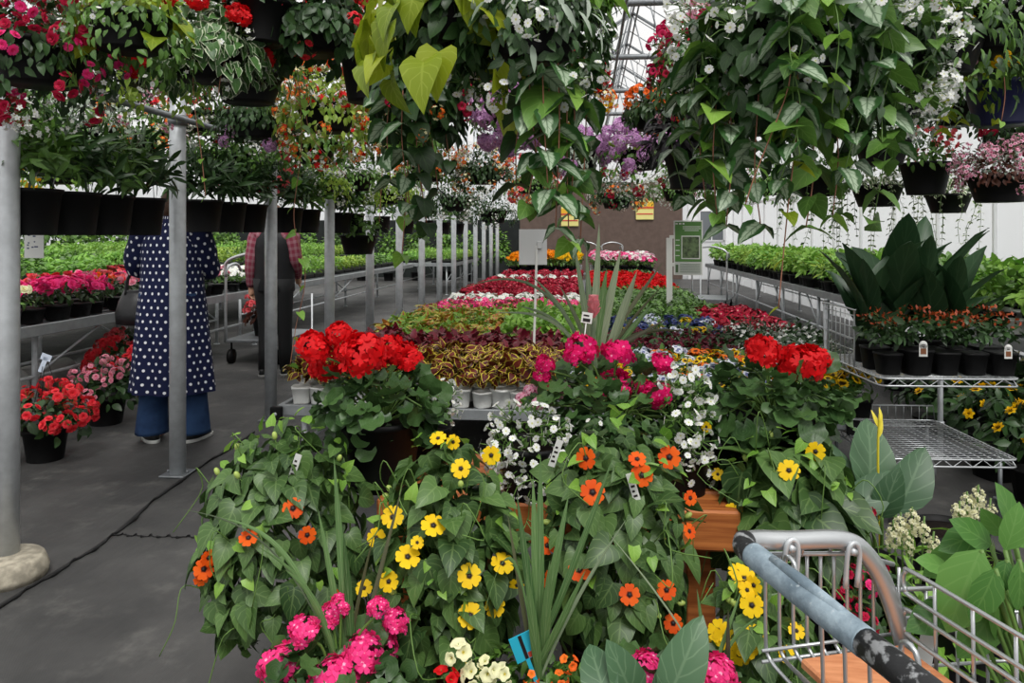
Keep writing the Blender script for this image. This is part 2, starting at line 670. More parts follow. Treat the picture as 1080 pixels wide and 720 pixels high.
L_STRAPG = leaf('grey_strap_leaf', '#5c7052', '#8c977a', '#a5ad90', .4, transl=.1)
L_STRAPB = leaf('bronze_strap_leaf', '#3b3a2a', '#55583c', '#6b6c50', .4, transl=.1)
L_CANNA = leaf('canna_leaf', '#3d5c3f', '#557553', '#7f9a78', .35, transl=.15)
L_CANNAD = leaf('dark_canna_leaf', '#213c24', '#365534', '#4a6545', .35, transl=.12)
L_BRIGHT = leaf('bright_leaf', '#3d6a2c', '#618f42', '#86ab62', .22, transl=.25)
L_COLY = leaf('coleus_yellow_edge', '#4d1a1c', '#6d2a1e', margin='#c9b93e', mw=(.68, .84))
L_COLB = leaf('coleus_burgundy', '#5a1222', '#8a2238', '#a03a52', .3, '#5a7030', (.93, 1.0))
L_COLO = leaf('coleus_orange', '#b0602a', '#c98a3a', margin='#b7b545', mw=(.75, .92))
L_COLG = leaf('coleus_lime', '#94a332', '#b8bd4a', centre='#a5482e', cw=(.1, .45))
L_BRONZE = leaf('bronze_leaf', '#3a2018', '#5d3020', '#7a4a34', .3)
L_REDTIP = leaf('orange_red_leaf', '#8a3418', '#b5562a', transl=.2)
STEMG = plain('green_stem', '#5a7a36', .55)
STEMB = plain('brown_stem', '#8a5a44', .6)
STRING = plain('tan_string', '#b08a78', .7)

# petals
P_ORG = petal('orange_petal', '#f06a10', '#e2500c', '#3a0d06', (.22, .12))
P_YEL = petal('yellow_petal', '#f7d21c', '#efc40e', '#5a3b05', (.2, .1))
EYEM = plain('dark_eye', '#160a0a', .6)
P_RED = petal('red_petal', '#e01018', '#c80a14')
P_PINK = petal('magenta_petal', '#ee2078', '#dc1268', '#f79ac0', (.2, .05))
P_HOT = petal('hot_pink_petal', '#f2468e', '#e42a78', '#fbb4d2', (.22, .05))
P_WHITE = petal('white_petal', '#f4f4f0', '#e6e8e6', '#d9d98a', (.2, .05))
P_CREAM = petal('cream_petal', '#f1efc8', '#e3e2b0', '#e6cc4a', (.35, .1))
P_PKW = petal('pink_white_petal', '#e88fb0', '#f2c8d6', '#b03060', (.4, .1))
P_LAV = petal('lavender_petal', '#b880b8', '#d3a5cf', '#7a4a86', (.3, .05))
P_DRED = petal('dark_red_petal', '#8f1226', '#b01a34', '#3a0810', (.3, .1))
P_CORAL = petal('coral_petal', '#e0505e', '#ec7a7c', '#f5b8b0', (.3, .05))
P_CRIM = petal('crimson_petal', '#cf2450', '#ae1838', '#f3d0c0', (.22, .05))
P_ORR = petal('orange_red_petal', '#ee4a1c', '#f27a26', '#f8c04a', (.3, .1))
P_MAR = petal('marigold_petal', '#f59410', '#f0a81a')
P_MARY = petal('yellow_marigold_petal', '#f4cf1e', '#f0bf14')
P_BLUE = petal('blue_pansy_petal', '#2a3568', '#46528c', '#12142c', (.45, .2))
P_PANY = petal('yellow_pansy_petal', '#f2c814', '#eab60a', '#3a2408', (.42, .2))
P_PANW = petal('white_pansy_petal', '#e9ebf0', '#c9d2e6', '#6a70a0', (.4, .2))
P_PANO = petal('orange_pansy_petal', '#ee7a1a', '#e5641a', '#4a1a06', (.4, .15))
P_PANR = petal('maroon_pansy_petal', '#5a1426', '#6e1c30', '#2a0810', (.42, .2))
P_PET = petal('pink_petunia', '#d02a5e', '#bf1c50', '#5a0c26', (.5, .2))
P_PETP = petal('pale_pink_petunia', '#c98a9c', '#d8a2b0', '#5a2434', (.6, .35))
P_BEGP = petal('pink_begonia_petal', '#f08aa6', '#f6b4c2')
P_BEGR = petal('red_begonia_petal', '#e02438', '#f04a50')

# ------------------------------------------------------------------ flower heads (meshes shared by many flowers)
FLOWER = {}


def fhead(key, tps, mats, n, r, size, flat=.6, zmin=-.1, zmax=1.0, tilt=.4):
    """florets on a dome of radius r"""
    mb = MB()
    s = sph(n, zmin, zmax)
    if n <= 40:                                 # even spread
        i = np.arange(n) + .5
        z = zmax - (zmax - zmin) * i / n
        w = i * 2.399963
        s = np.stack([np.sqrt(1 - z * z) * np.cos(w), np.sqrt(1 - z * z) * np.sin(w), z], -1)
    p = s * np.array([r, r, r * flat]) + rnd(n, r * .06)
    d = nrm(np.cross(s + rnd(n, tilt * .3), RNG.normal(0, 1, (n, 3))))
    for k, tp in enumerate(tps):
        q = np.arange(n) % len(tps) == k
        mb.scatter(tp, p[q], frames(d[q], s[q] + rnd(q.sum(), tilt * .4)), RNG.uniform(size[0], size[1], q.sum()), k % len(mats))
    if n <= 16:                                 # pedicels meet in one stem
        for a in p:
            mb.tube([(0, 0, -r * .9), a * .5 + np.array([0, 0, -r * .25]), a], .0011, 4, len(mats))
        mats = list(mats) + [STEMG]
    FLOWER[key] = mb.mesh(key, mats)


for key, m in (('orange', P_ORG), ('yellow', P_YEL)):
    mb = MB(); mb.scatter(F5, np.zeros((1, 3)), np.eye(3)[None], np.array([.024])); FLOWER['thun_' + key] = mb.mesh('thun_' + key, m)
mb = MB(); mb.scatter(BALL, np.array([[0, 0, .001]]), np.eye(3)[None], np.array([[.0052, .0052, .003]])); FLOWER['eye'] = mb.mesh('eye', EYEM)
for key, m in (('ger_red', P_RED), ('ger_pink', P_PINK), ('ger_hot', P_HOT)):
    fhead(key, [F5T], [m], 44, .046, (.017, .024), .6, -.2, tilt=.9)
fhead('ger_bicolour', [F5T], [P_PKW, P_HOT], 22, .03, (.013, .018), .8, -.3)
fhead('bacopa', [F5], [P_WHITE], 6, .034, (.007, .0105), .7, -.6)
fhead('white_small', [F5S], [P_WHITE], 9, .05, (.011, .017), .7, -.6)
fhead('lavender_ball', [F5T], [P_LAV], 26, .06, (.016, .026), .9, -.5)
fhead('pinkwhite_small', [F5S], [P_PKW], 9, .045, (.012, .02), .7, -.5)
for key, m in (('pet_pink', P_PET), ('pet_pale', P_PETP), ('pet_crim', P_CRIM), ('pet_red', P_RED), ('pet_cream', P_CREAM), ('pet_orange', P_ORR)):
    fhead(key, [TRUMP], [m], 4, .045, (.022, .032), .6, .1)
for key, m in (('beg_pink', P_BEGP), ('beg_red', P_BEGR), ('beg_magenta', P_HOT), ('beg_coral', P_CORAL), ('beg_orange', P_ORR), ('beg_crimson', P_CRIM), ('beg_yellow', P_MARY)):
    fhead(key, [F8], [m], 5, .05, (.022, .034), .6, .0)
fhead('mix_orange', [F5T, F5S], [P_ORR, P_CREAM], 10, .055, (.015, .026), .7, -.5)
fhead('mix_red', [F5T, F5S], [P_RED, P_WHITE], 10, .055, (.014, .026), .7, -.5)
fhead('snapdragon', [FBALLS], [petal('snap_petal', '#f2f0d4', '#e8e6c0')], 18, .02, (.010, .014), 2.4, -.8)


def place_flower(root, key, p, n, s=1.0, name='flower', eye=False, spin=None):
    n = nrm(n)
    d = np.cross(n, RNG.normal(0, 1, 3))
    R = frames(d[None], n[None])[0]
    o = bpy.data.objects.new(name, FLOWER[key])
    COL.objects.link(o)
    o.parent = root
    lp = np.array(p) - np.array(root.location)
    o.matrix_local = Matrix(np.vstack([np.hstack([R * s, lp[:, None]]), [0, 0, 0, 1]]).tolist())
    if eye:
        e = bpy.data.objects.new('eye', FLOWER['eye']); COL.objects.link(e); e.parent = o
    return o


# ------------------------------------------------------------------ pots
def pot_prof(r, h, taper=.78, lip=.012):
    return [(0, 0), (r * taper, 0), (r * taper, .004), (r * .97, h - lip * 1.6), (r * 1.02, h - lip * 1.5), (r * 1.04, h), (r * .98, h), (r * .95, h - .02), (0, h - .018)]


def pot_mb(r, h, taper=.78, segs=28, sq=None, ribs=0):
    mb = MB()
    pr = pot_prof(r, h, taper)
    mb.lathe(pr[:-1] + [(r * .93, h - .022)], segs=segs, sq=sq)
    mb.lathe([(0, h - .03), (r * .92, h - .03), (r * .92, h - .02), (0, h - .014)], segs=segs, sq=sq, m=1)
    return mb


POTS = {}


def pot(root, r, h, mat=None, taper=.78, sq=None, z=0.0):
    mat = mat or BLACKP
    key = (round(r, 3), round(h, 3), mat.name, taper, sq)
    if key not in POTS: POTS[key] = pot_mb(r, h, taper, 28, sq).mesh('pot', [mat, SOIL])
    return link('pot', POTS[key], root, (0, 0, z))


# ------------------------------------------------------------------ setting
NEARZ = 0.0
fl = MB()
nx, ny = 60, 90
xs, ys = np.linspace(-16, 6, nx), np.linspace(-2, 26, ny)
v, f = [], []
for j in range(ny):
    for i in range(nx):
        v.append((xs[i], ys[j], .0)); 
for j in range(ny - 1):
    for i in range(nx - 1):
        a = j * nx + i
        f.append((a, a + 1, a + nx + 1, a + nx))
fl.add(v, f)
struct(fl.obj('floor', mk_floor()))

# overlapped, slightly lifted edges of the ground cover
def seam(name, pts, w=.012, h=.006):
    mb = MB()
    p = smooth_path(pts, 60)
    side = nrm(np.cross(np.gradient(p, axis=0), UP))
    jit = np.array([math.sin(i * 1.7) * .004 + math.sin(i * .6) * .008 for i in range(60)])
    a = p + side * (w + jit)[:, None]; b = p - side * w
    rings = []
    for i in range(60):
        rings.append(np.array([a[i] + UP * .001, a[i] + UP * (h + abs(jit[i])), b[i] + UP * h * .5, b[i] + UP * .001]))
    mb.loft(rings)
    return tag(mb.obj(name, plain('dark_fabric_edge', '#0f0f10', .8)), 'dark lifted seam in the ground cover ' + ('along the row of posts' if w > .008 else 'crossing the aisle'), 'seam')


s0, s1, s2, s3 = on_z(-10, 645, 0), on_z(120, 564, 0), on_z(183, 512, 0), on_z(268, 456, 0)
seam('fabric_seam', [s0, (s0 + s1) / 2 + [.01, 0, 0], s1, s2, s3])
seam('fabric_crease', [on_z(120, 564, 0), on_z(160, 566, 0), on_z(215, 567, 0)], .004, .003)

YB = 24.0
# back wall: brown shade cloth in the middle, pale sheets beside it
mb = MB(); mb.box((-2.2, YB, 0), (3.0, YB + .08, 3.1), 0, 0); struct(mb.obj('wall_back', WALLB))
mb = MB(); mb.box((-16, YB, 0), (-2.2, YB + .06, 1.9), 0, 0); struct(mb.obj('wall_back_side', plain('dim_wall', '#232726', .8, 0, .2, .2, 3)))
mb = MB(); mb.box((-16, YB, 1.9), (-2.2, YB + .06, 3.6), 0, 0); mb.box((3.0, YB, 0), (4.5, YB + .06, 3.6), 0, 0); mb.box((-2.2, YB, 3.1), (3.0, YB + .06, 3.6), 0, 0)
struct(mb.obj('wall_back_film', FILM))
mb = MB()
mb.box((4.3, -1, 0), (4.32, YB, 3.6), 0, 0)
struct(mb.obj('wall_right', FILM))
mb = MB(); mb.box((-14.0, -1, 0), (-13.98, YB, 3.6), 0, 0); struct(mb.obj('wall_left', FILM))
# studs of the right wall
mb = MB()
for k in range(19):
    y = .6 + 1.28 * k
    mb.box((4.25, y - .018, 0), (4.29, y + .018, 3.6), 0, .004)
for z in (.9, 2.2): mb.box((4.24, -1, z), (4.29, YB, z + .06), 0, .004)
struct(mb.obj('trim_1', WHITEW))
# white door with a window in the back corner
w = at(752, 248, 22.5)
DR = MB(); DR.box((w[0] - .62, YB - .12, 0), (w[0] + .78, YB - .04, 2.9), 0, .01)
door = struct(DR.obj('door_1', WHITEW))
g = MB(); g.box((w[0] - .25, YB - .135, 1.25), (w[0] + .45, YB - .118, 2.15), 0, .004); g.obj('door_window', GLASSG, door)
g = MB()
for x0, x1, z0, z1 in ((-.3, -.25, 1.2, 2.2), (.45, .5, 1.2, 2.2), (-.3, .5, 2.15, 2.2), (-.3, .5, 1.2, 1.25), (.08, .12, 1.25, 2.15)):
    g.box((w[0] + x0, YB - .15, z0), (w[0] + x1, YB - .118, z1), 0, .004)
g.obj('window_frame', WHITEW, door)

# roof: gabled translucent sheets with steel trusses; the bay over the flowers and the bay to the left
RH, RT_, XL, XR, XM = 4.0, 6.2, -2.4, 4.3, .95
mb = MB()
for (a, za, b, zb) in ((XL, RH, XM, RT_), (XM, RT_, XR, RH), (-9.0, RT_, XL, RH), (-14, RH, -9.0, RT_)):
    mb.add([(a, -2, za), (b, -2, zb), (b, YB, zb), (a, YB, za)], [(0, 1, 2, 3)])
struct(mb.obj('ceiling', ROOFM))
mb = MB()
for (a, za, b, zb) in ((XL, 3.6, XM, RT_ + .05),):
    mb.add([(XL, YB, 3.6), (XR, YB, 3.6), (XR, YB, RH), (XM, YB, RT_), (XL, YB, RH)], [(0, 1, 2, 3, 4)])
    mb.add([(-14, YB, 3.6), (XL, YB, 3.6), (XL, YB, RH), (-9, YB, RT_), (-14, YB, RH)], [(0, 1, 2, 3, 4)])
struct(mb.obj('wall_gable', FILM))
for k in range(7):
    y = .75 + 2.54 * (k + 3)
    mb = MB()
    mb.tube([(XL, y, RH), (XR, y, RH)], .042, 10)
    for (a, za, b, zb) in ((XL, RH, XM, RT_ - .05), (XM, RT_ - .05, XR, RH)):
        mb.tube([(a, y, za), (b, y, zb)], .032, 8)
    n = 6
    for q in range(n):
        x0 = XL + (XR - XL) * (q + .5) / n
        top = lambda x: RH + (RT_ - RH - .05) * (1 - abs(x - XM) / (XR - XM))
        for x1 in (XL + (XR - XL) * q / n, XL + (XR - XL) * (q + 1) / n):
            if 0 < q < n - 1 or abs(x1 - XM) < 2.9:
                mb.tube([(x0, y, RH), (x1, y, top(x1))], .014, 6)
    struct(mb.obj('ceiling_beam', STEELD))
mb = MB()
for x in (-1.3, -.2, XM, 2.1, 3.2):
    z = RH + (RT_ - RH) * (1 - abs(x - XM) / (XR - XM)) - .04
    mb.box((x - .02, 2, z - .05), (x + .02, YB, z), 0, 0)
for k in range(16):
    y = 6 + 1.15 * k
    for (a, za, b, zb) in ((XL, RH, XM, RT_), (XM, RT_, XR, RH)): mb.tube([(a, y, za - .01), (b, y, zb - .01)], .012, 6)
mb.tube([(.42, 4, RH - .05), (.42, YB, RH - .05)], .02, 8)
mb.tube([(.62, 4, RH + .2), (.62, YB, RH + .2)], .012, 8)
struct(mb.obj('ceiling_beam', STEELD))

# ------------------------------------------------------------------ posts of the aisle, and the rail that carries the pots
PX, PY0, PD = -2.39, 2.83, 1.28
PLAB = ['galvanised steel post at the left edge with a round concrete footing', 'galvanised steel post standing in front of the polka-dot coat',
        'galvanised steel post in front of the person in the dark vest', 'first galvanised post beyond the person in the dark vest', 'second galvanised post beyond the person in the dark vest']
ORD = ['third', 'fourth', 'fifth', 'sixth', 'seventh', 'eighth', 'ninth', 'tenth', 'eleventh', 'twelfth']
for i in range(14):
    y = PY0 + PD * i
    lab = PLAB[i] if i < 5 else ORD[i - 5] + ' galvanised post beyond the person in the dark vest'
    t = thing('support_post', lab, 'post', (PX, y, 0), 'galvanised posts along the aisle')
    pm = MB(); pm.tube([(0, 0, 0), (0, 0, 1.0), (0, 0, 4.0)], .046, 18); pm.obj('pipe', STEEL, t)
    if i == 0:
        q = MB(); q.lathe([(0, 0), (.15, 0), (.155, .03), (.14, .075), (.13, .085), (0, .09)], (.02, -.03, 0), 26); q.obj('footing', CONC, t)
    else:
        q = MB(); q.box((-.075, -.075, 0), (.075, .075, .012), 0, .004)
        for sx in (-1, 1): q.tube([(sx * .058, 0, .01), (sx * .058, 0, .026)], .009, 6)
        q.obj('base_plate', STEELD, t)
    if i < 6:
        q = MB(); q.lathe([(.047, -.03), (.056, -.03), (.056, .03), (.047, .03)], (0, 0, 2.07), 16); q.obj('clamp', STEELD, t)
RZ = 2.07
mb = MB(); mb.tube([(PX + .062, .6, RZ), (PX + .062, 20, RZ)], .018, 10)
tag(mb.obj('hanging_rail', STEELD), 'long grey pipe along the posts carrying a row of pots', 'rail')

# pipes overhead that the baskets hang from
for nm, x, z, lab in (('overhead_pipe', -1.5, 2.86, 'overhead pipe carrying the baskets at the upper left'), ('overhead_pipe', -.45, 2.84, 'overhead pipe carrying the baskets left of the roof gap'),
                      ('overhead_pipe', .6, 2.84, 'overhead pipe carrying the baskets right of the roof gap'), ('overhead_pipe', 1.6, 2.86, 'overhead pipe carrying the baskets at the upper right'),
                      ('overhead_pipe', 2.45, 2.86, 'overhead pipe carrying the baskets before the white wall'), ('overhead_pipe', -3.3, 2.86, 'overhead pipe carrying the baskets behind the post row')):
    mb = MB(); mb.tube([(x, .6, z), (x, 21, z)], .016, 8)
    tag(mb.obj(nm, STEELD), lab, 'pipe')
# ------------------------------------------------------------------ low bench with the bedding plants
def bench(name, label, x0, x1, y0, y1, z, top_t=.02, legs=4, inset=.25, brackets=False, mesh=True, rail=.07):
    t = thing(name, label, 'bench', ((x0 + x1) / 2, (y0 + y1) / 2, 0))
    cx, cy = (x0 + x1) / 2, (y0 + y1) / 2
    hx, hy = (x1 - x0) / 2, (y1 - y0) / 2
    mb = MB()
    mb.box((-hx, -hy, z - rail), (hx, -hy + .03, z + .012)); mb.box((-hx, hy - .03, z - rail), (hx, hy, z + .012))
    mb.box((-hx, -hy + .03, z - rail), (-hx + .03, hy - .03, z + .012)); mb.box((hx - .03, -hy + .03, z - rail), (hx, hy - .03, z + .012))
    mb.obj('frame', ALU, t)
    mb = MB()
    n = max(3, int(2 * hy / .5))
    for k in range(n): 
        y = -hy + .05 + (2 * hy - .1) * k / (n - 1)
        mb.box((-hx + .03, y - .015, z - .05), (hx - .03, y + .015, z - .02), 0, .002)
    m = int(2 * hx / .11)
    for k in range(m):
        x = -hx + .05 + (2 * hx - .1) * k / (m - 1)
        mb.box((x - .028, -hy + .03, z - .02), (x + .028, hy - .03, z - .004), 0, .002)
    mb.obj('slat_top', STEELD, t)
    for k in range(legs):
        y = -hy + .12 + (2 * hy - .24) * k / (legs - 1)
        for s in (-1, 1):
            q = MB(); q.tube([(s * (hx - inset), y, 0), (s * (hx - inset), y, z - .05)], .021, 10)
            q.lathe([(0, 0), (.04, 0), (.04, .008), (0, .01)], (s * (hx - inset), y, 0), 12)
            q.obj('leg', STEEL, t)
    q = MB()
    for s in (-1, 1):
        q.tube([(s * (hx - inset), -hy + .12, z * .42), (s * (hx - inset), hy - .12, z * .42)], .014, 8)
        if z > .6:
            for k in range(legs):
                y = -hy + .12 + (2 * hy - .24) * k / (legs - 1)
                q.tube([(s * (hx - inset), y, z * .42), (s * (hx - .04), y + .45 * (1 if k < legs / 2 else -1), z - .05)], .011, 6)
    q.obj('brace', STEEL, t)
    if brackets:
        for s in (-1, 1):
            q = MB(); q.box((s * hx - .035, -hy - .03, z - .075), (s * hx + .035, -hy + .0, z + .005), 0, .006)
            q.lathe([(0, 0), (.011, 0), (.011, .006), (0, .006)], (0, 0, 0), 10, 1) if False else None
            b = q.obj('corner_bracket', BLACKP, t)
            q = MB(); q.tube([(s * hx, -hy - .03, z - .035), (s * hx, -hy - .038, z - .035)], .01, 10); q.obj('bolt', STEEL, b)
    return t


BZ = .4
bench('low_bench', 'long low slatted bench full of bedding plants with black brackets on its front corners', -1.8, 1.42, 4.15, 16.4, BZ, legs=8, brackets=True, inset=.12, rail=.05)
HZ = .58
bench('display_bench', 'far raised bench of orange and yellow marigolds', -1.9, -.15, 16.6, 20.4, HZ)
bench('display_bench', 'far raised bench of pink and white flowers before the brown wall', .05, 1.55, 16.6, 20.4, HZ)

# --- bedding plant kinds, built at their true size, origin under the pot
def potlet(mb, r, h, m, soil, sq=5, taper=.8):
    pr = pot_prof(r, h, taper, .008)
    mb.lathe(pr[:6] + [(r * .9, h), (0, h - .006)], segs=16, m=m, sq=sq)


KIND = {}


def bed_kind(key, pr, ph, potm, lspec, fspec=None, split=True, variants=3):
    """lspec: list of (template, material, n, centre z, (rx,rz), size, droop); fspec: (template, material, n, r, z, size)"""
    KIND[key] = []
    for _ in range(variants):
        root = None
        a = MB(); potlet(a, pr, ph, 0, 0)
        b = MB()
        for i, (tp, m, n, cz, rad, size, droop) in enumerate(lspec):
            cloud(b, tp, n, (0, 0, ph + cz), (rad[0], rad[0], rad[1]), size, i, droop, (.45, 1.0), -.35, 1.0, .9, .35)
        c = MB()
        if fspec:
            for i, (tp, m, n, r, z, size) in enumerate(fspec):
                s = sph(n, .1, 1.0)
                p = s * np.array([r, r, r * .6]) + np.array([0, 0, ph + z])
                d = np.cross(s + rnd(n, .4), RNG.normal(0, 1, (n, 3)))
                c.scatter(tp, p, frames(d, s + UP * .5 + rnd(n, .3)), RNG.uniform(size[0], size[1], n), i)
        KIND[key].append((a.mesh(key + '_pot', potm), b.mesh(key + '_foliage', [q[1] for q in lspec]), c.mesh(key + '_blossoms', [q[1] for q in fspec]) if fspec else None,
                          [q[1] for q in lspec], [q[1] for q in fspec] if fspec else [], (a, b, c), potm))


ONE = {}


def bed_plant(key, name, label, cat, group, x, y, z, parts, sc=1.0):
    k = int(RNG.integers(len(KIND[key])))
    pm, lm, fm, lmats, fmats, mbs, potm = KIND[key][k]
    rz = RNG.uniform(0, 6.28)
    s = sc * RNG.uniform(.9, 1.12)
    if parts:
        t = thing(name, label, cat, (x, y, z), group, rz); t.scale = (s, s, s)
        link('pot', pm, t); link('foliage', lm, t)
        if fm: link('blossoms', fm, t)
        return t
    if (key, k) not in ONE:
        m = MB()
        off = 0
        for b, nm in zip(mbs, (1, len(lmats), len(fmats))):
            for q in range(len(b.v)):
                m.raw(b.v[q], b.l[q] - 0, b.t[q], b.uv[q], b.m[q] + off) if False else None
            off += nm
        # join the three builders
        off = 0
        for b, nm in zip(mbs, (1, len(lmats), len(fmats))):
            base = m.n
            for q in range(len(b.v)):
                m.v.append(b.v[q]); m.l.append(b.l[q] + base); m.t.append(b.t[q]); m.uv.append(b.uv[q]); m.m.append(b.m[q] + off)
            m.n += b.n
            off += nm
        ONE[(key, k)] = m.mesh(key, [potm] + lmats + fmats)
    o = link(name, ONE[(key, k)], None, (x, y, z))
    o.rotation_euler = (0, 0, rz); o.scale = (s, s, s)
    return tag(o, label, cat, group)


def block(key, name, label, cat, group, x0, x1, y0, y1, dx, dy, z, parts=False, keys=None, sc=1.0, keep=1.0):
    ny = max(1, int(round((y1 - y0) / dy)))
    nx = max(1, int(round((x1 - x0) / dx)))
    for j in range(ny):
        for i in range(nx):
            if RNG.random() > keep: continue
            k = keys[int(RNG.integers(len(keys)))] if keys else key
            lab = label if isinstance(label, str) else label[k]
            gr = group if isinstance(group, str) else group[k]
            bed_plant(k, name, lab, cat, gr, x0 + (i + .5) * (x1 - x0) / nx + RNG.normal(0, .006), y0 + (j + .5) * (y1 - y0) / ny + RNG.normal(0, .006), z, parts, sc)


bed_kind('coleus_y', .058, .1, WHITEP, [(LAM, L_COLY, 40, .085, (.085, .07), (.05, .075), .2)])
bed_kind('coleus_b', .055, .085, BLACKP, [(COLT, L_COLB, 44, .075, (.09, .08), (.055, .085), .3)])
bed_kind('coleus_o', .055, .085, BLACKP, [(COLT, L_COLO, 24, .08, (.095, .085), (.055, .085), .3), (COLT, L_COLG, 22, .09, (.095, .09), (.05, .08), .3)])
bed_kind('coleus_g', .055, .085, BLACKP, [(COLT, L_COLG, 18, .08, (.1, .09), (.055, .085), .3), (OVAL, L_LIGHT, 26, .09, (.1, .09), (.05, .08), .3)])
bed_kind('leafy', .055, .085, BLACKP, [(OVAL, L_LIGHT, 50, .09, (.1, .11), (.055, .09), .2)])
bed_kind('leafyd', .06, .085, BLACKP, [(OVALS, L_MID, 60, .08, (.125, .1), (.04, .07), .2)])
LF = lambda m, n=40, r=.1: (OVALS, m, n, .06, (r, .075), (.035, .06), .3)
bed_kind('imp_pink', .055, .08, BLACKP, [LF(L_MID)], [(F5, P_HOT, 12, .1, .09, (.018, .026)), (F5, P_CORAL, 5, .1, .08, (.018, .026))])
bed_kind('imp_white', .055, .08, BLACKP, [LF(L_MID)], [(F5, P_WHITE, 17, .1, .09, (.018, .028))])
bed_kind('beg_dark', .06, .08, BLACKP, [LF(L_BRONZE, 34, .11)], [(F5, P_DRED, 22, .11, .09, (.02, .032)), (F5, P_CRIM, 8, .11, .09, (.018, .028))])
bed_kind('beg_red', .06, .08, BLACKP, [LF(L_MID, 40, .12)], [(F8, P_RED, 16, .12, .1, (.024, .036))])
bed_kind('marigold_o', .06, .08, BLACKP, [LF(L_MID, 36, .12)], [(FBALLS, P_MAR, 16, .12, .1, (.026, .036))])
bed_kind('marigold_y', .06, .08, BLACKP, [LF(L_MID, 36, .12)], [(FBALLS, P_MARY, 16, .12, .1, (.026, .036))])
bed_kind('pet_mix', .06, .08, BLACKP, [LF(L_MID, 36, .12)], [(F5, P_PKW, 14, .12, .1, (.024, .036)), (F5, P_WHITE, 8, .12, .1, (.024, .036))])
bed_kind('pet_hot', .06, .08, BLACKP, [LF(L_MID, 36, .12)], [(F5, P_HOT, 18, .12, .1, (.024, .036))])
bed_kind('pan_y', .05, .075, BLACKP, [LF(L_MID, 34, .085)], [(F5, P_PANY, 9, .08, .08, (.02, .028))])
bed_kind('pan_w', .05, .075, BLACKP, [LF(L_MID, 34, .085)], [(F5, P_PANW, 9, .08, .08, (.02, .028))])
bed_kind('pan_b', .05, .075, BLACKP, [LF(L_DARK, 34, .085)], [(F5, P_BLUE, 9, .08, .08, (.02, .028))])
bed_kind('pan_o', .05, .075, BLACKP, [LF(L_MID, 34, .085)], [(F5, P_PANO, 9, .08, .08, (.02, .028))])
bed_kind('pan_r', .05, .075, BLACKP, [LF(L_DARK, 34, .085)], [(F5, P_PANR, 10, .08, .08, (.02, .028))])
bed_kind('dots', .06, .085, BLACKP, [(OVALS, L_DARK, 60, .1, (.13, .12), (.03, .055), .3)], [(F5S, P_WHITE, 22, .14, .1, (.009, .014))])

block('coleus_y', 'potted_coleus', 'small coleus with yellow-rimmed maroon leaves in a white pot at the low bench front', 'coleus', 'yellow-edged coleus in white pots', -1.76, -.2, 4.2, 4.95, .122, .15, BZ, True)
block('coleus_b', 'potted_coleus', 'burgundy coleus behind the yellow-edged coleus', 'coleus', 'burgundy coleus', -1.76, -.2, 4.98, 5.85, .14, .15, BZ, True)
block(None, 'potted_coleus', {'coleus_o': 'coleus with orange and gold leaves behind the burgundy coleus', 'coleus_g': 'coleus with lime and rusty leaves behind the burgundy coleus'}, 'coleus',
      {'coleus_o': 'orange coleus', 'coleus_g': 'lime coleus'}, -1.78, -.75, 5.9, 7.8, .17, .19, BZ, False, ['coleus_o', 'coleus_g', 'coleus_g'])
block('leafy', 'leafy_bedding_plant', 'light green leafy plant between the burgundy coleus and the pink spike', 'plant', 'light green leafy plants', -.7, -.02, 5.9, 7.8, .17, .19, BZ)
block('imp_pink', 'potted_impatiens', 'pink impatiens in the row just before the white row', 'impatiens', 'pink impatiens row', -1.78, -.1, 7.9, 9.0, .19, .21, BZ)
block('imp_white', 'potted_impatiens', 'white impatiens in the nearer white row', 'impatiens', 'nearer white impatiens row', -1.78, -.1, 9.05, 9.75, .2, .23, BZ)
block('beg_dark', 'potted_begonia', 'dark red begonia between the two white rows', 'begonia', 'dark red begonias', -1.78, -.1, 9.8, 13.4, .23, .23, BZ, sc=1.05)
block('imp_white', 'potted_impatiens', 'white impatiens in the farther white row', 'impatiens', 'farther white impatiens row', -1.78, -.1, 13.5, 14.3, .24, .26, BZ)
block('beg_dark', 'potted_begonia', 'dark red begonia beyond the farther white row', 'begonia', 'farthest dark red begonias', -1.78, -.1, 14.4, 16.3, .24, .26, BZ)
block('marigold_o', 'potted_marigold', 'orange marigold on the far raised bench', 'marigold', 'orange marigolds', -1.85, -.75, 16.65, 20.3, .25, .27, HZ, sc=1.5)
block('marigold_y', 'potted_marigold', 'yellow marigold on the far raised bench', 'marigold', 'yellow marigolds', -.75, -.2, 16.65, 20.3, .25, .27, HZ, sc=1.5)
pan = ['pan_w', 'pan_y', 'pan_w', 'pan_o', 'pan_y', 'pan_w']
plabel = {'pan_w': 'pale white-blue pansy near the front of the low bench', 'pan_y': 'yellow pansy near the front of the low bench', 'pan_o': 'orange pansy near the front of the low bench',
          'pan_b': 'deep blue pansy behind the maroon pansies', 'pan_r': 'maroon pansy behind the pale and yellow pansies'}
pgroup = {'pan_w': 'pale pansies', 'pan_y': 'yellow pansies', 'pan_o': 'orange pansies', 'pan_b': 'blue pansies', 'pan_r': 'maroon pansies'}
block(None, 'potted_pansy', plabel, 'pansy', pgroup, -.1, 1.2, 4.22, 5.35, .13, .14, BZ, True, pan)
block('pan_r', 'potted_pansy', plabel, 'pansy', pgroup, .05, 1.15, 5.4, 6.3, .14, .16, BZ, True)
p2 = {'pan_b': plabel['pan_b'], 'pan_y': 'yellow pansy among the blue pansies', 'pan_w': 'pale pansy among the blue pansies'}
g2 = {'pan_b': 'blue pansies', 'pan_y': 'yellow pansies among blue ones', 'pan_w': 'pale pansies among blue ones'}
block(None, 'potted_pansy', p2, 'pansy', g2, .05, 1.2, 6.35, 7.5, .16, .18, BZ, False, ['pan_b', 'pan_b', 'pan_w', 'pan_y', 'pan_b'])
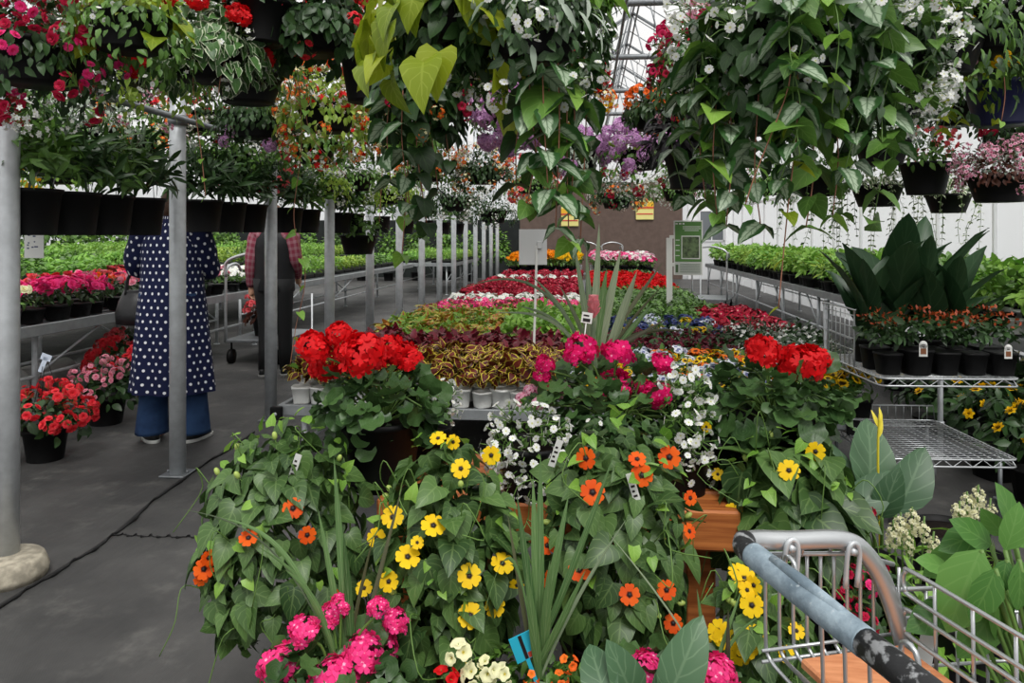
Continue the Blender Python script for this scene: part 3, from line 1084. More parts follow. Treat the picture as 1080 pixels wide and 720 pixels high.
block('leafyd', 'leafy_bedding_plant', 'mid-green leafy plant in front of the red begonias', 'plant', 'mid-green leafy plants', .0, 1.38, 7.6, 11.0, .23, .24, BZ)
block('beg_red', 'potted_begonia', 'bright red begonia beside the green sign', 'begonia', 'bright red begonias', .0, 1.38, 11.1, 14.8, .26, .27, BZ, sc=1.1)
block('leafyd', 'leafy_bedding_plant', 'mid-green leafy plant behind the red begonias', 'plant', 'far mid-green leafy plants', .0, 1.38, 14.9, 16.3, .27, .27, BZ)
block(None, 'potted_petunia', {'pet_mix': 'pink and white petunia on the far raised bench', 'pet_hot': 'hot pink petunia on the far raised bench', 'imp_white': 'white petunia on the far raised bench'}, 'petunia',
      {'pet_mix': 'pink and white petunias', 'pet_hot': 'hot pink petunias', 'imp_white': 'white petunias'}, .1, 1.5, 16.65, 20.3, .26, .27, HZ, False, ['pet_mix', 'pet_hot', 'pet_mix', 'imp_white'], 1.5)
block('dots', 'flowering_bush', 'dark bushy plant dotted with tiny white flowers at the bench right corner', 'plant', 'bushes with tiny white flowers', 1.1, 1.72, 4.75, 6.3, .2, .22, BZ - .02, True, sc=1.15)
block('beg_dark', 'potted_begonia', 'dark red begonia at the right edge of the low bench', 'begonia', 'dark red begonias on the right edge', 1.15, 1.75, 6.4, 8.4, .22, .24, BZ)
# yellow pansies at the bench corner
for (px, py, t) in ((872, 392, 4.05), (893, 396, 4.1), (885, 388, 4.2), (905, 402, 4.1), (865, 400, 4.0)):
    p = at(px, py + 12, t)
    bed_plant('pan_y', 'potted_pansy', 'yellow pansy at the right front corner of the low bench', 'pansy', 'corner pansies', p[0], p[1], BZ, True, 1.25)

# white card on a thin stake, seen from behind
p = at(562, 378, 5.0)
t = thing('plant_sign', 'blank grey back of a card sign on a thin stake above the coleus', 'sign', (p[0], p[1], BZ))
tp = at(563, 262, 5.0)
q = MB(); q.box((-.008, -.006, 0), (.008, .006, tp[2] - BZ + .02), 0, .002, R=[[1, 0, .03], [0, 1, 0], [0, 0, 1]]); q.obj('stake', WHITEP, t)
q = MB(); q.box((-.095, .006, tp[2] - BZ - .11), (.095, .011, tp[2] - BZ + .13), 0, .001); q.box((.03, -.012, tp[2] - BZ + .0), (.06, .006, tp[2] - BZ + .05), 0, .002)
q.obj('card', plain('card_grey', '#c9cbcb', .7), t)

# green sign on a white post
p = at(706, 300, 8.6)
gs = thing('display_sign', 'green sign with a framed plant picture on a white post by the red begonias', 'sign', (p[0], p[1], BZ), None, -.08)
q = MB(); q.box((-.035, -.02, 0), (.035, .02, 1.4 - BZ - .03), 0, .004); q.obj('post', WHITEP, gs)
z0, z1, x0, x1 = .54, 1.17, .05, .375
q = MB(); q.box((x0, -.012, z0), (x1, .012, z1), 0, .002); q.box((.0, -.01, z0 + .42), (x0, .01, z0 + .46), 0, .002); q.box((.0, -.01, z0 + .1), (x0, .01, z0 + .14), 0, .002)
q.obj('sign_frame', WHITEP, gs)
q = MB(); q.box((x0 + .014, -.016, z0 + .155), (x1 - .014, -.011, z1 - .014), 0, 0); q.obj('green_panel', plain('sign_green', '#4f7a3c', .5), gs)
q = MB(); q.box((x0 + .014, -.015, z0 + .012), (x1 - .014, -.0112, z0 + .15), 0, 0); q.obj('info_panel', plain('sign_grey', '#b3b7b2', .5), gs)
q = MB(); q.box((x0 + .085, -.019, z0 + .185), (x1 - .03, -.0165, z0 + .455), 0, 0)
pf = q.obj('picture_border', WHITEP, gs)
k = NT('foliage_picture'); kn = k.noise(22, 5); k.fin(k.mix(k.step(kn, .3, .7), lin('#232d20'), lin('#647852')), .5)
q = MB(); q.box((x0 + .095, -.021, z0 + .197), (x1 - .04, -.0192, z0 + .443), 0, 0); q.obj('picture', k.mat, pf)
q = MB()
for i, (a, b) in enumerate(((.06, .09), (.1, .13), (.14, .165))): q.box((a + .008, -.018, z1 - .045), (b + .004, -.0165, z1 - .028), 0, 0)
for j, (a, b) in enumerate(((.15, .35), (.15, .355), (.17, .33))): q.box((a, -.018, z1 - .075 - .022 * j), (b, -.0165, z1 - .068 - .022 * j), 0, 0)
for j in range(4): q.box((.07, -.018, z0 + .4 - .06 * j), (.115, -.0165, z0 + .408 - .06 * j), 0, 0)
q.obj('lettering', WHITEP, gs)
q = MB()
for j in range(5): q.box((x0 + .07, -.017, z0 + .12 - .022 * j), (x1 - .03, -.0155, z0 + .126 - .022 * j), 0, 0)
q.box((x0 + .02, -.017, z0 + .03), (x0 + .05, -.0155, z0 + .12), 0, 0)
q.obj('fine_print', plain('ink_green', '#3f5a38', .6), gs)

# striped cards on the brown wall
for px, py, lab in ((680, 221, 'yellow and red striped card on the brown wall beneath the middle basket'), (601, 228, 'half-hidden yellow card on the brown wall behind the leaves')):
    p = at(px, py, 1.0); d = ray(px, py); p = CAM + d * ((YB - .05) / d[1])
    t = thing('wall_card', lab, 'card', (p[0], p[1], p[2]))
    q = MB(); q.box((-.28, -.015, -.32), (.28, .015, .3), 0, .03); q.obj('board', plain('card_yellow', '#e6dc8a', .6), t)
    q = MB(); q.box((-.28, -.022, .02), (.28, -.016, .24), 0, .005); q.obj('band', plain('card_gold', '#e8b52e', .6), t)
    q = MB(); q.box((-.28, -.026, .04), (.28, -.0225, .09), 0, .002); q.box((-.26, -.022, -.16), (.26, -.0165, -.12), 0, .002); q.obj('stripe', plain('card_red', '#c8413a', .6), t)

# hoop-handled carts waiting at the back
def hoop_cart(loc, lab, rz=0.0):
    t = thing('nursery_cart', lab, 'cart', loc, None, rz)
    q = MB()
    for x in (-.3, .3):
        q.tube(smooth_path([(x, -.45, .25), (x, -.45, .9), (x, -.4, 1.05), (x, -.2, 1.08), (x, -.1, 1.0)], 16), .016, 8)
        q.tube([(x, -.45, .25), (x, .5, .25), (x, .5, .7)], .014, 8)
    q.tube(smooth_path([(-.3, -.45, .95), (-.28, -.45, 1.12), (0, -.45, 1.2), (.28, -.45, 1.12), (.3, -.45, .95)], 20), .018, 8)
    q.obj('frame', CHROME, t)
    q = MB(); q.box((-.32, -.46, .24), (.32, .52, .27), 0, .005); q.obj('deck', STEELD, t)
    for x in (-.27, .27):
        for y in (-.38, .44):
            q = MB(); q.tube([(x - .02, y, .08), (x + .02, y, .08)], .08, 16); q.tube([(x, y, .08), (x, y, .25)], .012, 6); q.obj('wheel', BLACKP, t)


for px, t_, lab, rz in ((618, 22.0, 'nursery cart with a hoop handle at the back, left of the pink flowers', 0), (642, 21.6, 'nursery cart with a hoop handle behind the pink flowers', .2), (752, 13.5, 'nursery cart with a hoop handle beside the green sign', -.3)):
    p = at(px, 250, t_); hoop_cart((p[0], p[1], 0), lab, rz)

# ------------------------------------------------------------------ left: begonia bench and pots on the floor
bench('begonia_bench', 'grey bench of pink and red flowers behind the left post', -5.05, -3.95, 3.3, 9.2, .74, legs=4, inset=.3)
bench('seedling_bench', 'grey bench of green seedlings beyond the woman in polka dots', -5.05, -3.95, 9.6, 16.5, .74, legs=4, inset=.3)
bench('seedling_bench', 'second seedling bench behind the pink flowers', -7.2, -5.4, 4.0, 16.5, .9, legs=5, inset=.3)
bench('seedling_bench', 'farthest seedling bench at the left', -9.6, -7.6, 5.0, 16.5, .95, legs=5, inset=.3)

bed_kind('lb_mag', .07, .1, BLACKP, [LF(L_DARK, 40, .13)], [(F8, P_HOT, 26, .13, .1, (.026, .038))])
bed_kind('lb_red', .07, .1, BLACKP, [LF(L_DARK, 40, .13)], [(F8, P_BEGR, 10, .13, .1, (.026, .04))])
bed_kind('lb_cor', .07, .1, BLACKP, [LF(L_DARK, 40, .13)], [(F8, P_CORAL, 12, .13, .1, (.026, .04)), (F8, P_ORR, 3, .12, .1, (.024, .034))])
bed_kind('lb_pink', .07, .1, BLACKP, [LF(L_DARK, 44, .13)], [(F8, P_BEGP, 7, .13, .1, (.024, .036)), (F8, P_HOT, 5, .13, .1, (.026, .04))])
bed_kind('lb_white', .07, .1, BLACKP, [LF(L_MID, 40, .13)], [(F8, P_CREAM, 14, .13, .1, (.024, .036))])
LBL = {'lb_mag': 'magenta flowers in a black pot on the left bench', 'lb_red': 'red begonia in a black pot on the left bench', 'lb_cor': 'coral and orange begonia in a black pot on the left bench',
       'lb_pink': 'mixed pink begonia in a black pot on the left bench', 'lb_white': 'cream flowers in a black pot at the front of the left bench'}
LBG = {k: v.split(' in ')[0] + ' on the left bench' for k, v in LBL.items()}
for j in range(15):
    for i in range(4):
        x, y = -4.1 - i * .25 + RNG.normal(0, .015), 4.35 + j * .25 + RNG.normal(0, .015)
        if j < 2: k = 'lb_white' if i < 3 else 'lb_red'
        elif j < 7 and i < 2: k = 'lb_mag' if j > 2 else ('lb_white' if i == 0 else 'lb_mag')
        else: k = ['lb_red', 'lb_cor', 'lb_pink', 'lb_cor', 'lb_pink'][int(RNG.integers(5))]
        bed_plant(k, 'potted_begonia', LBL[k], 'flower pot', LBG[k], x, y, .745, True, 1.05)
bed_kind('imp_white_l', .06, .09, BLACKP, [LF(L_MID, 44, .12)], [(F5, P_WHITE, 26, .12, .1, (.02, .03))])
block('imp_white_l', 'potted_impatiens', 'white impatiens on the left bench near the polka-dot coat', 'impatiens', 'white impatiens on the left bench', -4.95, -4.0, 8.15, 9.15, .24, .25, .745)

# seedling trays
TRAY = []
for v_, (mat, n, hgt, tp) in enumerate(((L_SEED, 260, .16, OVALS), (L_LIGHT, 240, .24, OVALS), (L_YELG, 240, .2, OVALS), (L_MID, 260, .18, OVALS))):
    a = MB(); a.box((-.28, -.22, 0), (.28, .22, .055), 0, .008)
    b = MB()
    p = np.stack([RNG.uniform(-.29, .29, n), RNG.uniform(-.23, .23, n), .06 + hgt * RNG.uniform(.15, 1, n)], -1)
    d = nrm(np.stack([RNG.normal(0, 1, n), RNG.normal(0, 1, n), RNG.normal(.3, .5, n)], -1))
    b.scatter(tp, p, frames(d, UP + rnd(n, .3)), RNG.uniform(.05, .085, n), 1)
    m = MB()
    for bb, off in ((a, 0), (b, 0)):
        base = m.n
        for q in range(len(bb.v)): m.v.append(bb.v[q]); m.l.append(bb.l[q] + base); m.t.append(bb.t[q]); m.uv.append(bb.uv[q]); m.m.append(bb.m[q])
        m.n += bb.n
    TRAY.append(m.mesh('seedling_tray', [BLACKP, mat]))
SL = ['bright green seedlings', 'light green seedlings', 'yellow-green seedlings', 'deep green seedlings']


def trays(x0, x1, y0, y1, where, z=.745):
    nx, ny = int((x1 - x0) / .58), int((y1 - y0) / .47)
    for j in range(ny):
        for i in range(nx):
            k = [0, 1, 2, 3][(int(j / 3) + i) % 4]
            o = link('seedling_tray', TRAY[k], None, (x0 + .29 + i * (x1 - x0 - .58) / max(1, nx - 1) if nx > 1 else (x0 + x1) / 2, y0 + .24 + j * .47, z))
            tag(o, 'black tray of ' + SL[k] + ' ' + where, 'seedling tray', SL[k] + ' ' + where)


trays(-5.05, -3.95, 9.7, 16.4, 'on the bench beyond the polka-dot coat')
trays(-7.2, -5.4, 4.1, 16.4, 'on the bench behind the pink flowers', .905)
trays(-9.6, -7.6, 6.0, 16.4, 'on the farthest bench at the left', .955)
# row of white and of red starter pots standing among the seedlings
bed_kind('starter_w', .05, .11, WHITEP, [(OVALS, L_SEED, 30, .05, (.07, .08), (.04, .06), .1)], None, variants=2)
bed_kind('starter_r', .05, .11, plain('red_pot', '#8f2f28', .5), [(OVALS, L_SEED, 30, .05, (.07, .08), (.04, .06), .1)], None, variants=2)
for i in range(9):
    p = at(118 + i * 4.6, 262, 8.3)
    k = 'starter_r' if i < 4 else 'starter_w'
    bed_plant(k, 'starter_pot', ('red' if i < 4 else 'white') + ' starter pot standing above the seedling trays at left', 'pot', ('red' if i < 4 else 'white') + ' starter pots', p[0], p[1], .95, False)

# tall bushes along the far left wall and beyond the aisle
bench('seedling_bench', 'short bench of green plants between the far aisle posts', -4.6, -3.1, 17.0, 21.0, .74, legs=3, inset=.2)
bed_kind('tall_bush', .16, .25, BLACKP, [(OVAL, L_MID, 260, .6, (.38, .75), (.09, .16), .3), (OVAL, L_LIGHT, 90, .8, (.36, .7), (.08, .14), .3)], None, variants=3)
for i in range(19):
    bed_plant('tall_bush', 'tall_bush', 'tall leafy bush along the far left wall', 'bush', 'tall bushes along the far left wall', -11.2 + RNG.normal(0, .12), 5 + i * .95, 0, False, 1.1)
for i in range(9):
    bed_plant('tall_bush', 'tall_bush', 'tall leafy bush before the dim back wall', 'bush', 'tall bushes before the back wall', -9.5 + i * .85, 22.4 + RNG.normal(0, .2), 0, False, 1.0)
trays(-4.6, -3.1, 17.1, 20.9, 'between the far aisle posts')
# begonia pots standing on the floor
def floor_pot(label, px, py, r, h, key, n, size, leafm=L_DARK, hanger=False, fr=.27, lsize=(.05, .09), group=None, b=None):
    b = on_z(px, py, 0) if b is None else np.array(b, float)
    t = thing('begonia_pot', label, 'flower pot', b, group)
    pot(t, r, h)
    m = MB(); cloud(m, OVAL, 150, (0, 0, h + .06), (fr, fr, .18), lsize, 0, .4, (.4, 1), -.5, 1, .6)
    m.obj('foliage', leafm, t)
    c = b + np.array([0, 0, h + .07])
    s = sph(n, -.15, 1.0)
    for q in s:
        place_flower(t, key, c + q * np.array([fr, fr, .2]), q + UP * .3 + rnd(1, .2)[0], size * RNG.uniform(.8, 1.15))
    if hanger:
        w = MB()
        for k in range(3):
            a = 2.1 * k + .4
            w.tube([(r * math.cos(a), r * math.sin(a), h), (.01 * math.cos(a), .01 * math.sin(a), h + .42)], .002, 5)
        w.obj('hanger', BLACKP, t)
        w = MB(); w.box((-.014, -.001, -.1), (.014, .001, .0), 0, 0); w.box((-.03, -.001, -.02), (.03, .002, .02), 0, 0)
        g = w.obj('tag', plain('tag_bluewhite', '#c8d4e4', .5), t, loc=(.02, -.02, h + .44)); g.rotation_euler = (.1, .4, .3)
    return t


floor_pot('black pot of scarlet begonias on the floor by the left post, with a tagged hanger', 48, 484, .13, .2, 'beg_red', 26, 1.0, hanger=True, fr=.26)
floor_pot('black pot of pale pink begonias on the floor beside the left bench leg', 112, 446, .14, .2, 'beg_pink', 17, .9, fr=.27)
floor_pot('black pot of orange-red begonias on the floor behind the pale pink ones', 128, 418, .14, .22, 'beg_red', 20, 1.0, fr=.28)
floor_pot('black pot of salmon begonias farthest along the row of floor pots', 140, 402, .14, .25, 'beg_coral', 18, 1.0, fr=.28)
floor_pot('black pot of coral begonias on the cart between the coat and the dark vest', 240, 360, .16, .22, 'beg_coral', 20, 1.0, L_BRONZE, fr=.27, b=(-3.62, 8.05, .271))

# tub, pipe and crates in the shade under the left bench
t = thing('storage_bin', 'pale grey bin lying in shade under the left bench', 'bin', (-4.7, 6.1, .0))
q = MB(); q.tube([(-.12, -.3, .14), (-.12, .3, .14)], .13, 18); q.obj('drum', plain('bin_grey', '#8f8f8c', .6), t)
q = MB(); q.lathe([(.13, 0), (.145, 0), (.145, .02), (.13, .02)], (0, 0, 0), 18); o = q.obj('rim', plain('bin_grey', '#8f8f8c', .6), t, loc=(-.12, -.3, .14)); o.rotation_euler = (PI / 2, 0, 0)

# ------------------------------------------------------------------ right: bench of green plants along the white wall
bench('plant_bench', 'long grey bench of green plants along the white wall', 2.7, 3.95, 4.2, 17.5, .74, legs=9, inset=.06)
for k, (m, tp) in {'green_a': (L_LIGHT, OVAL), 'green_b': (L_SEED, OVALS), 'green_c': (L_YELG, LANCE), 'green_d': (L_MID, OVAL)}.items():
    bed_kind(k, .07, .1, WHITEP if k == 'green_d' else BLACKP, [(tp, m, 90, .13, (.15, .17), (.05, .1), .1)], None, variants=2)
GL = {'green_a': 'light green leafy plant in a black pot on the right bench', 'green_b': 'bright green bushy plant in a black pot on the right bench',
      'green_c': 'feathery yellow-green plant in a black pot on the right bench', 'green_d': 'dark-leaved plant in a white pot on the right bench'}
GG = {k: v for k, v in GL.items()}
for j in range(52):
    for i in range(4):
        y = 4.5 + j * .245
        if y > 17.3: continue
        k = ['green_b', 'green_a', 'green_c', 'green_a'][int(RNG.integers(4))] if y > 8.2 else ['green_d', 'green_b', 'green_a', 'green_d'][int(RNG.integers(4))]
        bed_plant(k, 'bench_plant', GL[k], 'plant', GG[k], 2.84 + i * .29 + RNG.normal(0, .02), y + RNG.normal(0, .02), .745, y < 8, 1.05)
# plants in the shade under and beside the right bench
bed_kind('shade_y', .1, .15, BLACKP, [(OVALS, L_DARK, 130, .14, (.24, .18), (.05, .09), .3)], [(FBALLS, P_PANY, 9, .22, .16, (.025, .036))], variants=2)
bed_kind('shade_g', .1, .15, BLACKP, [(OVAL, L_DARK, 130, .14, (.24, .2), (.05, .1), .3)], [(F5S, P_CREAM, 5, .2, .2, (.014, .02))], variants=2)
k_i = 0
for y in np.arange(3.7, 7.4, .42):
    for x in (2.35, 2.8, 3.25):
        if x < 2.5 and not 4.1 < y < 5.4: continue
        k = 'shade_y' if x < 2.9 and y < 5 else 'shade_g'
        bed_plant(k, 'shade_plant', {'shade_y': 'dark bushy plant with yellow flowers on the floor behind the trolley', 'shade_g': 'dark green bush on the floor in the shade of the right bench'}[k], 'plant',
                  {'shade_y': 'yellow-flowered plants in the shade', 'shade_g': 'green bushes in the shade'}[k], x, y, 0, True, 1.1)
# ------------------------------------------------------------------ stepped timber stand in the foreground
TZ = .70
st = thing('plant_stand', 'stepped stand of orange-stained timber under the foreground flowers', 'stand', (0, 2.0, 0))
sx0, sx1 = -.56, .385
def plank(x0, x1, y0, y1, z0, z1, nm, par):
    q = MB(); q.box((x0, y0 - 2.0, z0), (x1, y1 - 2.0, z1), 0, .006); return q.obj(nm, WOODM, par)
plank(sx0, sx1, 1.92, 2.05, TZ - .105, TZ, 'beam', st)
plank(sx0, sx1, 2.06, 2.20, TZ - .04, TZ, 'plank', st)
plank(sx0, sx1, 2.21, 2.35, TZ - .04, TZ, 'plank', st)
for x in (sx0 + .02, sx1 - .12):
    for y in (2.05, 2.26): plank(x, x + .08, y, y + .08, 0, TZ - .04, 'leg', st)
plank(sx0 - .1, sx1 - .02, 1.5, 1.7, .2, .24, 'plank', st)
plank(sx0 - .1, sx1 - .02, 1.71, 1.9, .2, .24, 'plank', st)
for x in (sx0 - .04, sx1 - .14):
    for y in (1.54, 1.78): plank(x, x + .07, y, y + .07, 0, .2, 'leg', st)


def stems_in(m, base, pts, mi, r=.0022):
    for p in pts:
        mid = (np.array(base) + p) / 2 + np.array([0, 0, .04]) + rnd(1, .02)[0]
        m.tube(smooth_path([base, mid, p], 8), r, 5, mi)


def plant_tag(root, px, py, c, rad, ln=.07, tilt=.3):
    p = on_blob(px, py, c, rad, 1.05) - np.array(root.location)
    q = MB(); q.box((-.008, -.0006, -ln / 2), (.008, .0006, ln / 2), 0, 0)
    o = q.obj('plant_tag', WHITEP, root, loc=p); o.rotation_euler = (.2, tilt, .1)
    o['label'] = 'white printed plant tag'
    q = MB()
    for k in range(4): q.box((-.005, -.0012, -ln / 2 + .012 + k * .012), (.004 - .003 * (k % 2), -.0007, -ln / 2 + .017 + k * .012), 0, 0)
    q.obj('lettering', EYEM, o)


def thunbergia(label, px, py, t, rad, n, col, flowers, potp, size=(.04, .078), tags=(), buds=9, base_z=None):
    """vine trained over a pot: heart leaves, dark-eyed flowers"""
    c = at(px, py, t)
    rad = np.array(rad)
    root = thing('thunbergia', label, 'flowering vine', potp)
    pot(root, .12, .22)
    L = c - np.array(potp)
    m = MB()
    pts = cloud(m, HEART, n, L, rad, size, 0, .75, (.72, 1.03), -.95, 1, .5, .4, side=(0, -1, .15))
    cloud(m, HEARTS, int(n * .45), L, rad * .95, (.03, .055), 0, .6, (.85, 1.1), -.9, 1, .5, .5, side=(0, -1, .2))
    cloud(m, HEARTS, int(n * .35), L, rad * .9, (.05, .09), 0, .6, (.5, .95), -.9, 1, .5, .5, side=(0, 1, .15))
    cloud(m, HEARTS, int(n * .12), L + [0, 0, .02], rad, (.022, .042), 2, .3, (.95, 1.12), -.2, 1, .5, .5, side=(0, -1, .6))
    stems_in(m, (0, 0, .2), pts[:: max(1, len(pts) // 40)], 1)
    for _ in range(9):                                       # twining ends
        s = sph(1, -.6, .9)[0]; s[1] = -abs(s[1])
        a = L + s * rad
        m.tube(smooth_path([a, a + s * .05 + [0, 0, .03], a + s * .07 + rnd(1, .03)[0] - [0, 0, .03], a + s * .06 + rnd(1, .04)[0] - [0, 0, .09]], 12), .0014, 4, 1)
    m.obj('foliage', [L_THUN, STEMG, L_LIGHT], root)
    for fx, fy, *s in flowers:
        p = on_blob(fx, fy, c, rad, 1.12)
        toward = nrm(CAM - p)
        place_flower(root, 'thun_' + col, p, toward + rnd(1, .35)[0] + nrm((p - c) / rad) * .3, (s[0] if s else 1.0), eye=True)
    s = sph(buds * 4, -.8, 1); s = s[s[:, 1] < .2][:buds]
    if 'bud' not in FLOWER:
        b = MB(); b.scatter(BALL, np.zeros((1, 3)), np.eye(3)[None], np.array([[.007, .007, .011]])); b.tube([(0, 0, -.03), (0, 0, -.008)], .0012, 5, 1)
        FLOWER['bud'] = b.mesh('bud', [plain('bud_green', '#9fb35a', .5), STEMG])
    for d in s: place_flower(root, 'bud', c + d * rad * 1.03, d + UP * .4 + rnd(1, .3)[0], 1.0, 'bud')
    for tx, ty, tl in tags: plant_tag(root, tx, ty, c, rad, tilt=tl)
    return root


thunbergia('black-eyed vine with orange flowers at the left end of the stand', 300, 572, 1.92, (.215, .18, .29), 400, 'orange',
           [(309, 536), (262, 567, .9), (324, 564, .85), (215, 600), (220, 588, .8), (358, 630), (212, 610, .7)], (-.56, 1.97, .0), tags=[(311, 492, .35)])
thunbergia('black-eyed vine with yellow flowers in the middle of the stand', 472, 590, 1.74, (.165, .15, .27), 340, 'yellow',
           [(414, 545), (457, 554, 1.1), (430, 587, 1.1), (397, 567, .9), (410, 613, .9), (384, 620, .8), (486, 494, .9), (518, 480, .9), (495, 607, 1.05), (530, 594, 1.05), (522, 639, .95), (496, 649, 1.1), (440, 572, .6), (545, 617, .7), (462, 462, .8), (478, 466, .7)], (-.33, 1.78, .24), tags=[(586, 478, .3)])
thunbergia('black-eyed vine with orange flowers right of the tall centre spike', 650, 568, 1.74, (.165, .15, .275), 360, 'orange',
           [(618, 483), (625, 519, 1.1), (706, 482, 1.05), (677, 501), (577, 575, .8), (611, 601), (664, 627, .9), (703, 622, .85), (710, 657, .85), (745, 628, .7), (672, 484, .8), (577, 612, .9), (576, 632, .8), (728, 525, .7), (727, 560, .7)], (.05, 1.78, .24), tags=[(668, 514, -.3)])
thunbergia('black-eyed vine with yellow flowers behind the shopping cart handle', 832, 540, 1.95, (.155, .14, .2), 200, 'yellow',
           [(832, 496, 1.1), (860, 476), (773, 541), (757, 500, .7), (745, 450, .6)], (.56, 2.0, .3), size=(.07, .125))
thunbergia('black-eyed vine with bunched yellow flowers below the cart handle', 798, 665, 1.62, (.1, .1, .17), 110, 'yellow',
           [(785, 610), (779, 603, .9), (795, 617, .8), (793, 638), (788, 622, .7), (765, 672), (758, 665), (787, 680, 1.1), (780, 690), (795, 672), (750, 680, .8), (830, 690, .7), (840, 665, .7)], (.42, 1.62, .2), buds=6)


def geranium(label, px, py, t, rad, n, key, heads, pr, ph, potz, extra=None, leafm=L_GER, size=(.055, .085), headz=1.0):
    c = at(px, py, t)
    rad = np.array(rad)
    root = thing('geranium', label, 'geranium', (c[0], c[1], potz))
    pot(root, pr, ph)
    L = c - np.array(root.location)
    m = MB()
    pts = cloud(m, GERL, n, L, rad, size, 0, .3, (.6, 1.0), -.75, .9, 1.0, .4)
    cloud(m, GERS, n // 2, L, rad, (.03, .05), 0, .2, (.7, 1.05), -.5, 1, 1.0, .4)
    stems_in(m, (0, 0, ph - .02), pts[::3], 1, .003)
    hs = []
    for h in heads:
        fx, fy = h[0], h[1]
        s = h[2] if len(h) > 2 else 1.0
        k = h[3] if len(h) > 3 else key
        p = at(fx, fy, t - .02 + RNG.normal(0, .03))
        hs.append((k, p, s))
        m.tube(smooth_path([L + (p - c) * [.3, .3, .0] + [0, 0, rad[2] * .2], (L + p - np.array(root.location)) / 2 + [0, 0, .02], p - np.array(root.location) - [0, 0, .015]], 8), .003, 6, 1)
    m.obj('foliage', [leafm, STEMG], root)
    for k, p, s in hs:
        place_flower(root, k, p, UP * .8 - FW * .45 + rnd(1, .15)[0], s * 1.0, 'flower_head')
    if extra: extra(root, L, m)
    return root


geranium('scarlet geranium in a black pot on the left of the timber stand', 402, 424, 2.08, (.17, .15, .12), 110, 'ger_red',
         [(330, 366, .95), (343, 385, .9), (382, 373, 1.15), (372, 366, .95), (424, 373, .95), (357, 352, .7), (410, 366, .75), (392, 381, .8), (433, 380, .65)], .115, .19, TZ)
geranium('scarlet geranium in a black pot on the right of the timber stand', 815, 425, 2.12, (.19, .16, .125), 120, 'ger_red',
         [(806, 370, 1.0), (846, 383, 1.15), (860, 378, .8), (836, 388, .8), (800, 366, .7)], .11, .18, .70)


def mixed(root, L, m):
    pass


mixp = geranium('magenta geranium with a tall grey-green spike in the mixed pot behind the stand', 645, 432, 2.2, (.23, .16, .14), 130, 'ger_pink',
                [(614, 367, .9), (651, 372, .95), (650, 407, 1.05), (698, 383, .7), (694, 416, .8), (575, 384, .55), (572, 396, .5), (606, 374, .6), (680, 408, .5),
                 (552, 421, .8, 'ger_bicolour'), (560, 412, .7, 'ger_bicolour'), (594, 412, .8, 'ger_bicolour'), (676, 411, .7, 'ger_bicolour'), (568, 425, .6, 'ger_bicolour')], .15, .22, .60, size=(.05, .075))
bm_ = MB()
B = at(625, 392, 2.3)
for tx, ty, w, mi, dr in ((632, 235, .014, 1, 0), (618, 262, .013, 1, 0), (604, 250, .011, 1, 0), (655, 262, .016, 1, 0), (672, 285, .017, 1, 0), (640, 282, .016, 0, 0), (612, 290, .012, 1, 0), (648, 300, .016, 0, 0), (690, 318, .012, 0, 0),
                          (700, 275, .008, 2, 0), (705, 335, .008, 2, .0), (728, 350, .007, 2, .06), (560, 290, .007, 1, .05), (520, 330, .006, 1, .08), (545, 322, .007, 1, .06), (483, 305, .005, 1, .15), (700, 300, .006, 2, .02), (590, 300, .008, 1, .02), (664, 330, .012, 0, 0)):
    blade(bm_, B + rnd(1, .012)[0], at(tx, ty, 2.3 + RNG.normal(0, .06)), w, RNG.normal(0, .05), mi, 12, None, dr)
bm_.v = [q - np.array(mixp.location) for q in bm_.v]
o = bm_.obj('spike', [L_STRAP, L_STRAPG, L_STRAPB], mixp); o['label'] = 'fan of long grey-green strap leaves'
# pink caladium-like leaf and tag in the mixed pot
q = MB(); q.box((-.016, -.001, -.016), (.016, .001, .016), 0, 0); q.tube([(0, .001, -.016), (.004, .001, -.13)], .002, 5)
o = q.obj('plant_tag', WHITEP, mixp, loc=at(619, 335, 2.2) - np.array(mixp.location)); o.rotation_euler = (0, .15, 0); o['label'] = 'small white printed tag on a stem'
q2 = MB(); q2.box((-.011, -.0016, -.012), (.011, -.0011, -.002), 0, 0); q2.box((-.011, -.0016, .004), (.006, -.0011, .009), 0, 0); q2.obj('lettering', EYEM, o)
q = MB(); bp = at(626, 322, 2.25) - np.array(mixp.location)
q.scatter(merge(rosette(PETS, 6, 1.2, 0, 1, -.5) + rosette(PETS, 6, 1.35, .5, 1, -.2) + rosette(PETS, 5, 1.1, .3, .9, -.9)), bp[None], np.eye(3)[None], np.array([[.045, .045, .042]])); q.obj('bud', plain('pink_bud', '#e08a92', .5), mixp)['label'] = 'large pale pink bud'


def trailing(name, label, cat, px, py, t, rad, key, n, nleaf, leafm, size, pr=.1, ph=.16, pz=None, tp=OVALS, fs=1.0, zmin=-.8):
    c = at(px, py, t); rad = np.array(rad)
    root = thing(name, label, cat, (c[0], c[1], pz if pz is not None else c[2] - rad[2] * .6 - ph * .5))
    pot(root, pr, ph)
    L = c - np.array(root.location)
    m = MB(); cloud(m, tp, nleaf, L, rad, size, 0, .5, (.5, 1.0), zmin, 1, .6)
    m.obj('foliage', leafm, root)
    s = sph(n * 2, zmin, .95); s = s[s[:, 1] < .35][:n]
    for q in s:
        place_flower(root, key, c + q * rad * 1.03, q * .7 - FW * .5 + UP * .2, fs * RNG.uniform(.8, 1.2), 'flower_cluster')
    return root


